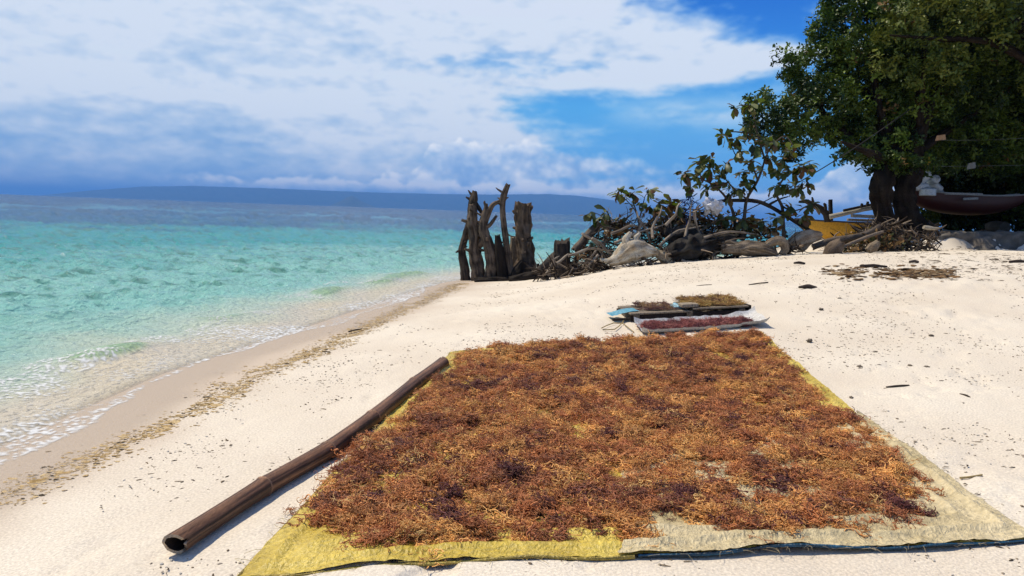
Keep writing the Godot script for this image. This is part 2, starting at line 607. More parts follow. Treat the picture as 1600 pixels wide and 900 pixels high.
func build_ground() -> void:
	var th := angles(43.0, 0.24, 4.0)
	var rr := PackedFloat32Array([0.3, 0.8, 1.3])
	var r := 1.7
	while r < 900.0:
		rr.append(r)
		r += clampf(r * r / 1108.0 * 1.9, 0.012, 0.14) if r < 24.0 else r * 0.03
	var nu := th.size()
	var p := PackedVector3Array()
	var c := PackedColorArray()
	p.resize(nu * rr.size())
	c.resize(p.size())
	var sand := Color(0.70, 0.61, 0.485)
	var pale := Color(0.78, 0.70, 0.57)
	var damp := Color(0.60, 0.50, 0.39)
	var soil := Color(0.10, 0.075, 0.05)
	var k := 0
	for j in rr.size():
		for i in nu:
			var x := rr[j] * sin(th[i])
			var z := -rr[j] * cos(th[i])
			var d := inland(x, z)
			var h := height_from(d, x, z)
			var dry := smoothstep(1.0, 2.4, d)
			var n1 := rough.get_noise_2d(x * 0.55, z * 0.55)
			var n2 := fine.get_noise_2d(x * 1.1, z * 1.1)
			var n3 := fine.get_noise_2d(x * 4.5 + 31.0, z * 4.5)
			if d > -1.0:
				var foot := smoothstep(0.1, 0.45, rough.get_noise_2d(x * 0.23 + 9.0, z * 0.23))   # trampled patches
				h += dry * (n1 * 0.022 + n2 * 0.017 * (0.4 + foot) + n3 * 0.007 * (0.25 + foot))
				h -= dry * 0.022 * smoothstep(0.22, 0.5, fine.get_noise_2d(x * 0.85 + 60.0, z * 0.85)) * smoothstep(-0.1, 0.3, n1)
				# curved drag marks on the right
				var q := Vector2(x - 6.1, z + 11.8).length()
				if x < 6.0 and z > -13.6 and z < -10.3:
					for track in [1.55, 1.75, 2.1]:
						h -= 0.012 * exp(-pow((q - track) / 0.035, 2.0))
			p[k] = Vector3(x, h, z)
			var s := sand.lerp(pale, clampf(0.5 + n1 * 0.7 + n3 * 0.25, 0.0, 1.0))
			s = damp.lerp(s, smoothstep(0.75, 1.5, d + n1 * 0.25))
			s = s.lerp(Color(0.86, 0.78, 0.60), smoothstep(-0.1, -0.5, d))
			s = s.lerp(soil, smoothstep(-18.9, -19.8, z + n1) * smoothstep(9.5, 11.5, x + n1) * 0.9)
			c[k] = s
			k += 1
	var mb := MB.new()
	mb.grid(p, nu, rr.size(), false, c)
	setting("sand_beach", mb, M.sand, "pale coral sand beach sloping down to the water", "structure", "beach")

func wave(x: float, z: float, t: float, r: float) -> float:   # t metres off the coast
	var amp := smoothstep(0.2, 5.0, t)
	var far := smoothstep(25.0, 120.0, r)
	var c1 := 1.0 - absf(rough.get_noise_2d(x * 0.62 + z * 0.2, z * 0.46)) * 2.2
	var c2 := 1.0 - absf(rough.get_noise_2d(x * 1.5 + 7.0, z * 1.15 - x * 0.3)) * 2.2
	var w := 0.10 * c1 * c1 * signf(c1) + 0.055 * c2 * c2 * signf(c2) - 0.03
	w += 0.012 * fine.get_noise_2d(x * 1.6, z * 1.2) + 0.16 * far * rough.get_noise_2d(x * 0.1, z * 0.1)
	w = w * lerpf(1.0, 3.0, far) * amp
	var n := rough.get_noise_2d(z * 0.16 + 3.0, 4.0)
	var ridge_at := 1.25 + 0.5 * n
	w += 0.11 * exp(-pow((t - ridge_at) / (0.20 if t < ridge_at else 0.42), 2.0)) * smoothstep(-0.25, 0.35, rough.get_noise_2d(z * 0.33 + 1.2, 9.0))
	w += 0.05 * exp(-pow((t - 3.4 - n) / 0.45, 2.0)) * smoothstep(0.0, 0.5, rough.get_noise_2d(z * 0.21, 19.0))
	return w

func build_sea() -> void:
	var th := PackedFloat32Array()
	var a := -180.0
	while a < 180.0 - 1e-3:
		th.append(deg_to_rad(a))
		var g := maxf(0.0, maxf(-42.0 - a, a - 30.0))
		a += minf(0.2 + g * 0.06, 4.0)
	th.append(PI)
	var rr := PackedFloat32Array()
	var r := 3.0
	while r < 40000.0:
		rr.append(r)
		r += maxf(0.022, r * r / 1330.0 * 0.75) if r < 60.0 else (r * 0.07 if r < 400.0 else r * 0.3)
	var nu := th.size()
	var p := PackedVector3Array()
	var c := PackedColorArray()
	p.resize(nu * rr.size())
	c.resize(p.size())
	var sandy := Color(0.44, 0.51, 0.40)
	var pale := Color(0.21, 0.45, 0.40)
	var teal := Color(0.025, 0.28, 0.28)
	var blue := Color(0.006, 0.08, 0.165)
	var navy := Color(0.003, 0.048, 0.13)
	var band := Color(0.05, 0.22, 0.32)
	var k := 0
	for j in rr.size():
		for i in nu:
			var x := rr[j] * sin(th[i])
			var z := -rr[j] * cos(th[i])
			var t := -inland(x, z)
			var n1 := rough.get_noise_2d(x * 0.05, z * 0.09)
			var n2 := rough.get_noise_2d(x * 0.25 + 50.0, z * 0.4)
			var h := SEA
			if t > -3.0 and rr[j] < 1500.0:
				h += wave(x, z, t, rr[j])
			p[k] = Vector3(x, h, z)
			var e := t * (1.0 + 0.35 * n1)
			var col := Color(0.58, 0.51, 0.385).lerp(sandy, smoothstep(0.5, 1.5, e + 0.4 * n2)).lerp(pale, smoothstep(1.0, 3.4, e + 0.7 * n2))
			col = col.lerp(Color(0.20, 0.36, 0.17), 0.75 * smoothstep(0.035, 0.09, h - SEA) * smoothstep(3.2, 2.2, t) * smoothstep(0.4, 0.9, t))
			col = col.lerp(teal, smoothstep(4.0, 18.0, e + 3.0 * n2))
			col = col.lerp(blue, smoothstep(24.0, 44.0, e + 6.0 * n2 + 9.0 * rough.get_noise_2d(x * 0.11, z * 0.2 + 30.0)))
			col = col.lerp(navy, smoothstep(45.0, 130.0, e))
			col = col.lerp(band, 0.8 * smoothstep(0.05, 0.4, rough.get_noise_2d(x * 0.012 + 5.0, z * 0.03)) * smoothstep(50.0, 70.0, e) * smoothstep(260.0, 140.0, e))
			# dark green patches painted in for wave faces that mirror less sky
			var weed := smoothstep(0.30, 0.62, rough.get_noise_2d(x * 0.55 + 80.0, z * 0.8) + 0.35 * fine.get_noise_2d(x * 0.7, z * 1.2))  # tone of the painted wave faces, no plants here
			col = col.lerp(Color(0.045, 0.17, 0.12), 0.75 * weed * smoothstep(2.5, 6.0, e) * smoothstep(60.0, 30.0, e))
			var wave_shade := smoothstep(0.34, 0.6, rough.get_noise_2d(x * 1.5 + 12.0, z * 1.9) + 0.3 * fine.get_noise_2d(x * 1.4, z * 1.4))  # smaller dark wave faces, likewise painted into the water colour
			col = col.lerp(Color(0.03, 0.16, 0.13), 0.75 * wave_shade * smoothstep(2.0, 5.0, e) * smoothstep(70.0, 40.0, e))
			# little whitecaps
			var cap := smoothstep(0.095, 0.13, h - SEA - 0.01) * smoothstep(0.15, 0.4, fine.get_noise_2d(x * 3.0, z * 3.0)) if t > 4.0 and rr[j] < 40.0 else 0.0
			col = col.lerp(Color(0.75, 0.78, 0.78), cap * 0.8)
			col.a = clampf(0.55 + 0.45 * smoothstep(-0.05, 0.22, t), 0.0, 1.0)
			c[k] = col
			k += 1
	var mb := MB.new()
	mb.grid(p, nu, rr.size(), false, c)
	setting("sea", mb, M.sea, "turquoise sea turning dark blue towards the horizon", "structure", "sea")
	# wet sand film and foam, laid along the coast
	var wet := MB.new()
	var foam := MB.new()
	strip(wet, 0.05, 24, -0.5, 1.5, false)
	setting("wet_sand", wet, M.wet, "smooth wet sand along the waterline", "structure", "wet sand")
	strip(foam, 0.03, 130, -3.6, 0.55, true)
	setting("foam", foam, M.foam, "white lacy foam where small waves run up the sand", "stuff", "foam")

func strip(mb: MB, step: float, nv: int, from: float, to: float, is_foam: bool) -> void:
	var cur := Curve2D.new()
	for i in range(2, 11):
		var tg := (coast[i + 1] - coast[i - 1]) / 6.0
		cur.add_point(coast[i], -tg, tg)
	var total := minf(cur.get_baked_length(), 27.0)
	var nu := int(total / step)
	var p := PackedVector3Array()
	var c := PackedColorArray()
	for j in nv:
		var d := lerpf(from, to, j / (nv - 1.0))
		for i in nu:
			var s := total * i / (nu - 1.0)
			var o := cur.sample_baked(s)
			var e := cur.sample_baked(minf(s + 0.4, total)) - cur.sample_baked(maxf(s - 0.4, 0.0))
			var side := Vector2(-e.y, e.x).normalized()
			var q := o + side * d
			var dd := inland(q.x, q.y)
			var g := height_from(dd, q.x, q.y)
			var reach := 0.18 + 0.42 * rough.get_noise_2d(s * 0.22, 1.0) + 0.12 * rough.get_noise_2d(s * 0.9, 5.0)
			if is_foam:
				var y := maxf(g + 0.006, SEA + wave(q.x, q.y, -dd, 10.0) + 0.006)
				p.append(Vector3(q.x, y, q.y))
				# distance back from the run-up edge
				var back := reach - d
				var lace := absf(fine.get_noise_2d(q.x * 3.6, q.y * 2.6)) * 1.2 + absf(fine.get_noise_2d(q.x * 9.5 + 9.0, q.y * 8.0)) * 1.1
				var bubbles := fine.get_noise_2d(q.x * 13.0, q.y * 13.0)
				var patch := rough.get_noise_2d(q.x * 0.7 + 20.0, q.y * 0.5)
				var amount := exp(-pow((back - 0.03) / 0.05, 2.0)) * 0.55
				amount += smoothstep(0.0, 0.12, back) * smoothstep(1.2, 0.2, back) * (0.40 + 0.75 * patch)
				amount += 0.5 * smoothstep(0.4, 1.2, back) * smoothstep(3.6, 1.4, back) * smoothstep(0.1, 0.5, patch)
				var wx := q.x + 0.06 * rough.get_noise_2d(q.x * 5.0, q.y * 5.0)
				var net := maxf(1.0 - absf(fine.get_noise_2d(wx * 2.4, q.y * 1.5)) / 0.11, 0.9 - absf(fine.get_noise_2d(wx * 5.5 + 9.0, q.y * 4.0)) / 0.13)
				net = maxf(net, smoothstep(0.5, 0.9, amount - lace * 0.5 + bubbles * 0.5))
				var al := maxf(smoothstep(0.05, 0.6, net) * smoothstep(0.12, 0.55, amount + bubbles * 0.25), 0.9 * smoothstep(0.035, 0.0, absf(back - 0.02)) * smoothstep(-0.15, 0.25, bubbles + patch)) * (1.0 if back > -0.02 else 0.0)
				al *= 0.85 * smoothstep(0.0, 0.3, d - from)
				c.append(Color(0.78, 0.79, 0.78, al))
			else:
				p.append(Vector3(q.x, g + 0.004, q.y))
				var edge := reach + 0.55 + 0.15 * rough.get_noise_2d(s * 0.5, 44.0)
				c.append(Color(0.54, 0.44, 0.33, 0.38 * smoothstep(edge + 0.25, edge - 0.2, d) * smoothstep(-0.2, 0.05, d)))
	mb.grid(p, nu, nv, false, c)

func build_far_land() -> void:
	# a hazy mountain coast some twelve kilometres away
	var xs := [60, 140, 220, 300, 400, 500, 600, 700, 760, 850, 900, 950, 985, 1040, 1110]
	var hs := [0, 11, 20, 24, 24.5, 24, 24, 25.5, 27, 31, 30, 25, 19, 9, 0]
	mountain("mountain", "long blue mountain coast under a bank of cloud on the horizon", xs, hs, 12000.0, 260)
	mountain("hill", "small cone-shaped hill in front of the long mountain coast", [512, 530, 540, 547, 553, 565, 585], [0, 9, 15, 17.5, 15, 8, 0], 9000.0, 60)

func mountain(called: String, label: String, xs: Array, hs: Array, dist: float, nu: int) -> void:
	var mb := MB.new()
	var p := PackedVector3Array()
	var c := PackedColorArray()
	var nv := 14
	for j in nv:
		var v := j / (nv - 1.0)
		for i in nu:
			var x := lerpf(xs[0], xs[-1], i / (nu - 1.0))
			var top: float = lut(x, xs, hs) / FOCAL * dist
			var deep := dist * (0.94 + 0.12 * v)
			var spur := rough.get_noise_2d(x * 0.03, v * 2.0) * 0.16 + fine.get_noise_2d(x * 0.03, v * 1.6) * 0.1
			var rise := sin(minf(v * 1.25, 1.0) * PI / 2.0) if v < 0.8 else 1.0 - (v - 0.8) * 2.0
			var y := top * clampf(rise * (1.0 + spur * (1.0 - rise) * 2.0 + 0.02 * fine.get_noise_1d(x * 0.05)), 0.0, 1.06)
			p.append(Vector3((x - 800.0) / FOCAL * deep, SEA - 1.0 + y, -deep))
			c.append(Color(0.035, 0.07, 0.03).lerp(Color(0.08, 0.10, 0.05), clampf(0.5 + fine.get_noise_2d(x * 0.06, v * 4.0), 0.0, 1.0)))
	mb.grid(p, nu, nv, false, c)
	setting(called, mb, M.forest, label)

# ---------------------------------------------------------------- vegetation
func leaf_shape(mb: MB, t: Transform3D, length: float, width: float, fold: float, droop: float, col: Color) -> void:
	# obovate leaf, folded along its midrib: 3 sections
	var at := [0.0, 0.35, 0.72, 1.0]
	var wd := [0.12, 0.62, 1.0, 0.25]
	var p := PackedVector3Array()
	var c := PackedColorArray()
	for j in 4:
		var z: float = -length * at[j]
		var y: float = -droop * length * at[j] * at[j]
		for s in [-1.0, 0.0, 1.0]:
			p.append(t * Vector3(s * width * 0.5 * wd[j], y + absf(s) * fold * width * wd[j], z))
			c.append(col)
	mb.grid(p, 3, 4, false, c)

func leaf_cluster(count: int, length: float, spread: float) -> ArrayMesh:
	var mb := MB.new()
	for i in count:
		var a := TAU * i / count * 2.4 + rng.randf_range(-0.4, 0.4)
		var along := rng.randf_range(-spread, spread)
		var b := Basis(Vector3.UP, a) * Basis(Vector3.RIGHT, rng.randf_range(-0.9, 0.7)) * Basis(Vector3.BACK, rng.randf_range(-0.6, 0.6))
		var l := length * rng.randf_range(0.7, 1.25)
		leaf_shape(mb, Transform3D(b, Vector3(rng.randf_range(-spread, spread) * 0.6, along * 0.6, rng.randf_range(-spread, spread) * 0.6)), l, l * 0.52, 0.16, 0.2, Color.WHITE)
	return mb.mesh()

func crown(parent: Node3D, lobes: Array, cluster: Mesh, per_m2: float, tint: Array, size: float, called := "crown") -> void:
	var xf := []
	var cols := []
	for l in lobes:
		var o: Vector3 = l[0]
		var r: float = l[1]
		var count := int(4.0 * PI * r * r * per_m2)
		for i in count:
			var u := rv(1.0).normalized()
			var n := rough.get_noise_3dv(o * 0.7 + u * 1.4)
			var n2 := rough.get_noise_3dv((o + u * r) * 1.5)
			if n2 < -0.32 or (n2 < -0.05 and rng.randf() < 0.3):
				continue
			var k := r * (1.0 + 0.28 * n) * pow(rng.randf_range(0.25, 1.0), 0.33)
			if rng.randf() < 0.06:
				k *= rng.randf_range(1.02, 1.18)
			var q := o + Vector3(u.x, u.y * 0.85, u.z) * k
			var b := Basis(rv(1.0).normalized(), rng.randf() * TAU).scaled(Vector3.ONE * size * rng.randf_range(0.75, 1.3))
			xf.append(Transform3D(b, q - parent.position))
			var m := clampf(0.5 + 0.9 * rough.get_noise_3dv(q * 0.8 + Vector3(5, 0, 0)) + rng.randf_range(-0.3, 0.3), 0.0, 1.0)
			var cc: Color = tint[0].lerp(tint[1], m)
			if rng.randf() < 0.02:
				cc = Color(0.16, 0.09, 0.03)
			cols.append(cc)
	scatter(called, cluster, M.leaf, xf, cols, parent)

func trunk_part(parent: Node3D, called: String, pts: Array, radii: Array, sides := 14) -> void:
	var mb := MB.new()
	limb(mb, pts, radii, sides + 10, 0.5, Color(0.022, 0.016, 0.012), Color(0.065, 0.048, 0.034), true, 0.1)
	part(called, mb, M.bark, parent)

func build_trees() -> void:
	var small := leaf_cluster(16, 0.105, 0.17)
	var big := leaf_cluster(14, 0.19, 0.26)
	var green := [Color(0.012, 0.028, 0.006), Color(0.10, 0.145, 0.018)]
	var lime := [Color(0.05, 0.075, 0.012), Color(0.15, 0.165, 0.03)]
	# the main tree: twin trunks
	var g := P(1405, 381, 20.0)
	g.y = H(g.x, g.z)
	var t := thing("beach_tree", "broad dark green beach tree with twin trunks beside the driftwood", "tree", g)
	trunk_part(t, "trunk", [P(1392, 388, 19.9), P(1386, 360, 19.9), P(1380, 325, 19.9), P(1376, 295, 19.9), P(1384, 268, 20.1), P(1395, 240, 20.4), P(1385, 205, 20.8), P(1350, 140, 21.2)], [0.42, 0.27, 0.22, 0.27, 0.25, 0.24, 0.2, 0.1])
	trunk_part(t, "trunk", [P(1442, 390, 20.2), P(1428, 362, 20.1), P(1416, 330, 20.1), P(1412, 300, 20.1), P(1422, 272, 20.3), P(1425, 230, 20.5), P(1442, 180, 21.0), P(1480, 110, 21.8)], [0.6, 0.38, 0.29, 0.26, 0.29, 0.27, 0.22, 0.1])
	for b in [[[1388, 262, 20.2], [1340, 225, 20.6], [1290, 180, 20.8], [1255, 120, 21.0]], [[1392, 230, 20.4], [1372, 160, 20.4], [1355, 60, 20.6]], [[1424, 240, 20.5], [1480, 205, 21.5], [1560, 150, 22.5]], [[1432, 215, 20.7], [1440, 120, 20.4], [1450, 30, 20.8]], [[1395, 255, 20.3], [1360, 240, 19.6], [1315, 222, 19.4]]]:
		var q := []
		for k in b:
			q.append(P(k[0], k[1], k[2]))
		trunk_part(t, "branch", q, [0.16, 0.11, 0.07, 0.03] if q.size() == 4 else [0.15, 0.09, 0.03], 9)
	var lobes := []
	for l in [[1335, 55, 21.5, 1.3], [1280, 115, 21.2, 0.95], [1190, 190, 20.2, 0.45], [1215, 212, 20.2, 0.45], [1240, 232, 20.2, 0.35], [1182, 165, 20.3, 0.35], [1285, 165, 21.0, 1.05], [1240, 185, 20.6, 0.75], [1225, 165, 20.8, 0.45], [1385, 40, 22, 1.9], [1350, 120, 21.3, 1.6], [1395, 165, 22, 1.7], [1320, 205, 20.8, 0.55],
			[1365, 205, 21.0, 1.05], [1385, 240, 21.2, 0.6], [1345, 235, 21.0, 0.4], [1460, 60, 22.3, 2.1], [1475, 165, 22.5, 1.8], [1550, 60, 23, 2.2], [1565, 160, 23.5, 1.9], [1450, 225, 22.4, 0.9], [1530, 225, 23, 0.9],
			[1400, 232, 20.2, 0.6], [1365, 248, 20.0, 0.42], [1410, 255, 19.8, 0.4], [1440, 262, 20.4, 0.4], [1440, 240, 21.6, 0.6], [1500, 245, 22.3, 0.7], [1560, 250, 22.8, 0.7], [1205, 205, 20.4, 0.4], [1285, 48, 21.4, 0.4], [1218, 88, 21.1, 0.3], [1240, 105, 21.2, 0.45], [1302, 8, 21.5, 0.4], [1198, 150, 20.8, 0.3], [1180, 172, 20.5, 0.25], [1172, 205, 20.4, 0.25], [1320, 245, 20.8, 0.25], [1640, 100, 23, 2.5], [1375, -60, 22, 1.6], [1430, -100, 22.3, 2.3], [1560, -110, 23, 2.7], [1600, 225, 23.2, 0.8], [1700, 190, 23.5, 1.6], [1290, 205, 20.8, 0.45], [1262, 215, 20.6, 0.4]]:
		lobes.append([P(l[0], l[1], l[2]), l[3]])
	crown(t, lobes, small, 21.0, green, 1.0)
	# hanging sprays on the very edge of the crown
	# a lighter tree leaning in from the right
	g = P(1720, 395, 19.2)
	g.y = H(g.x, g.z)
	t = thing("leaning_tree", "yellow-green broad-leaved tree leaning in at the upper right", "tree", g)
	trunk_part(t, "trunk", [g, P(1705, 250, 19.2), P(1660, 120, 19.4), P(1570, 20, 19.6)], [0.34, 0.26, 0.2, 0.1])
	trunk_part(t, "branch", [P(1670, 140, 19.4), P(1560, 70, 19.2), P(1450, 60, 19.0), P(1390, 55, 19.2)], [0.14, 0.09, 0.05, 0.02], 8)
	lobes = []
	for l in [[1400, 45, 19.6, 0.6], [1440, 85, 19.3, 0.55], [1410, 10, 19.6, 0.7], [1470, 30, 19.4, 0.75], [1480, 100, 19.2, 0.5], [1380, 100, 19.8, 0.4], [1530, 40, 19.3, 0.8], [1600, 30, 19.3, 1.0], [1690, 40, 19.3, 1.5], [1640, 110, 19.2, 0.7], [1510, -20, 19.4, 1.0], [1430, 130, 19.5, 0.3]]:
		lobes.append([P(l[0], l[1], l[2]), l[3]])
	crown(t, lobes, small, 13.0, lime, 1.15)
	# the grove behind, shutting out the sky
	var n := 0
	var said := ["shaded grove tree directly behind the red boat", "shaded grove tree farther back behind the white jugs", "shaded grove tree at the right edge behind the bank", "tall grove tree rising behind all the others", "grove tree past the right edge of the bank", "grove tree standing deepest in the shade"]
	for s in [[1490, 27.0, 3.4, 5.2], [1450, 31.0, 2.8, 4.6], [1600, 26.0, 3.3, 5.0], [1540, 33.0, 3.8, 6.6], [1740, 25.0, 3.2, 5.0], [1640, 32.0, 3.6, 5.6]]:
		g = P(s[0], 360, s[1])
		g.y = H(g.x, g.z)
		t = thing("grove_tree", said[n], "tree", g, "trees of the shaded grove")
		var up := g + Vector3(0, s[3], 0)
		trunk_part(t, "trunk", [g, g + Vector3(0.2, s[3] * 0.4, 0), up], [0.28, 0.2, 0.08], 10)
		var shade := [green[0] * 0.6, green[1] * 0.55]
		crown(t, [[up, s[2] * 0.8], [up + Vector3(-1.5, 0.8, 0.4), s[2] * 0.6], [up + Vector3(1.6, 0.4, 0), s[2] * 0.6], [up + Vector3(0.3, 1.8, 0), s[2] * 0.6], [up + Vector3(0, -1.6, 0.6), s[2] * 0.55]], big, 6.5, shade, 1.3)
		n += 1
	said = ["low leafy bush behind the bow of the red boat", "low leafy bush behind the middle of the red boat", "low leafy bush behind the stern of the red boat", "low leafy bush at the right end of the bank", "low leafy bush past the right end of the bank"]
	n = 0
	for s in [[1455, 26.0], [1510, 26.5], [1565, 26.0], [1630, 25.0], [1710, 24.0]]:
		g = P(s[0], 358, s[1])
		g.y = H(g.x, g.z)
		t = thing("undergrowth_bush", said[n], "bush", g, "bushes behind the red boat")
		trunk_part(t, "stem", [g, g + Vector3(0.1, 0.6, 0), g + Vector3(0, 1.3, 0.1)], [0.06, 0.05, 0.03], 7)
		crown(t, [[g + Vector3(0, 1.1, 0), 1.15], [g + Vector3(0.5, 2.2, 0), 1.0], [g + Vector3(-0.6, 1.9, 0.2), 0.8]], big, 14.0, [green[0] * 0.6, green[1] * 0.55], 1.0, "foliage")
		n += 1

# ---------------------------------------------------------------- bank, boats and what hangs in the shade
func boat(t: Node3D, bow: Vector3, stern: Vector3, beam: float, deep: float, sheer: float, outside: Color, rim: Color, inside: Color) -> void:
	var ax := (stern - bow)
	var length := ax.length()
	ax = ax.normalized()
	var side := ax.cross(Vector3.UP).normalized()
	var nu := 17
	var nv := 26
	var hull := MB.new()
	var p := PackedVector3Array()
	var c := PackedColorArray()
	var pin := PackedVector3Array()
	var cin := PackedColorArray()
	var left := []
	var right := []
	for j in nv:
		var v := j / (nv - 1.0)
		var w := beam * 0.5 * pow(sin(PI * clampf(0.06 + v * 0.88, 0.0, 1.0)), 0.55)
		var up := sheer * pow(absf(v - 0.5) * 2.0, 2.2)
		var keel := deep * (0.75 + 0.25 * sin(PI * v))
		for i in nu:
			var a := PI * i / (nu - 1.0)
			var o := bow + ax * (length * v) + side * (cos(a) * w) + Vector3.UP * (up - keel * pow(sin(a), 0.6))
			# the stems rake: the bottom is shorter than the top
			o += ax * (0.5 - v) * 2.0 * 0.45 * sin(a) * absf(v - 0.5) * 2.0
			p.append(o)
			c.append(outside.lerp(outside * 0.82, clampf(0.4 + fine.get_noise_3dv(o * 0.8), 0.0, 1.0)))
			var a2 := PI - a
			pin.append(bow + ax * (length * v) + side * (cos(a2) * w * 0.93) + Vector3.UP * (up - 0.01 - (keel - 0.03) * pow(sin(a2), 0.6)) + ax * (0.5 - v) * 2.0 * 0.47 * sin(a2) * absf(v - 0.5) * 2.0)
			cin.append(inside)
			if i == 0:
				left.append(o + Vector3.UP * 0.008)
			if i == nu - 1:
				right.append(o + Vector3.UP * 0.008)
	hull.grid(p, nu, nv, false, c)
	hull.grid(pin, nu, nv, false, cin)
	part("hull", hull, M.paint, t)
	for e in [left, right]:
		var mb := MB.new()
		limb(mb, e, [0.026, 0.026], 8, 0.05, rim, rim, true, 0.15)
		part("gunwale", mb, M.paint, t)
	for v in [0.22, 0.5, 0.78]:
		var mb := MB.new()
		var w2 := beam * 0.5 * pow(sin(PI * (0.06 + v * 0.88)), 0.55) * 0.93
		mb.box(Transform3D(Basis(side, Vector3.UP, -ax), bow + ax * length * v + Vector3.UP * (sheer * pow(absf(v - 0.5) * 2.0, 2.2) - 0.09)), Vector3(w2, 0.015, 0.09), 0.004, inside)
		part("thwart", mb, M.paint, t)

func pole(called: String, label: String, category: String, pts: Array, r: float, ca: Color, cb: Color, m: Material, group := "", sides := 8) -> MeshInstance3D:
	var mb := MB.new()
	limb(mb, pts, [r, r * 0.85], sides, 0.12, ca, cb, true, 0.2)
	return single(called, mb, m, label, category, pts[0], group)

func jug(label: String, at: Vector3, b: Basis, r: float, l: float, col: Color) -> void:
	var t := thing("plastic_jug", label, "jug", at, "white plastic jugs on the red boat")
	var prof := [[0.0, 0.0], [0.88, 0.0], [0.98, 0.05], [1.0, 0.12], [0.97, 0.3], [1.0, 0.5], [0.97, 0.68], [1.0, 0.78], [0.9, 0.88], [0.6, 0.96], [0.3, 1.0], [0.28, 1.06]]
	var mb := MB.new()
	lathe(mb, Transform3D(b, at), prof, r, l, 20, col)
	part("body", mb, M.plastic, t)
	mb = MB.new()
	lathe(mb, Transform3D(b, at + b * Vector3(0, l * 1.05, 0)), [[0.0, 0.0], [0.36, 0.0], [0.36, 0.06], [0.3, 0.09], [0.0, 0.09]], r, l, 14, Color(0.5, 0.56, 0.6))
	part("cap", mb, M.plastic, t)

func lathe(mb: MB, t: Transform3D, prof: Array, r: float, l: float, sides: int, col: Color) -> void:
	var p := PackedVector3Array()
	var c := PackedColorArray()
	for q in prof:
		for i in sides:
			var a := -TAU * i / sides
			p.append(t * Vector3(cos(a) * q[0] * r, q[1] * l, sin(a) * q[0] * r))
			c.append(col)
	mb.grid(p, sides, prof.size(), true, c)

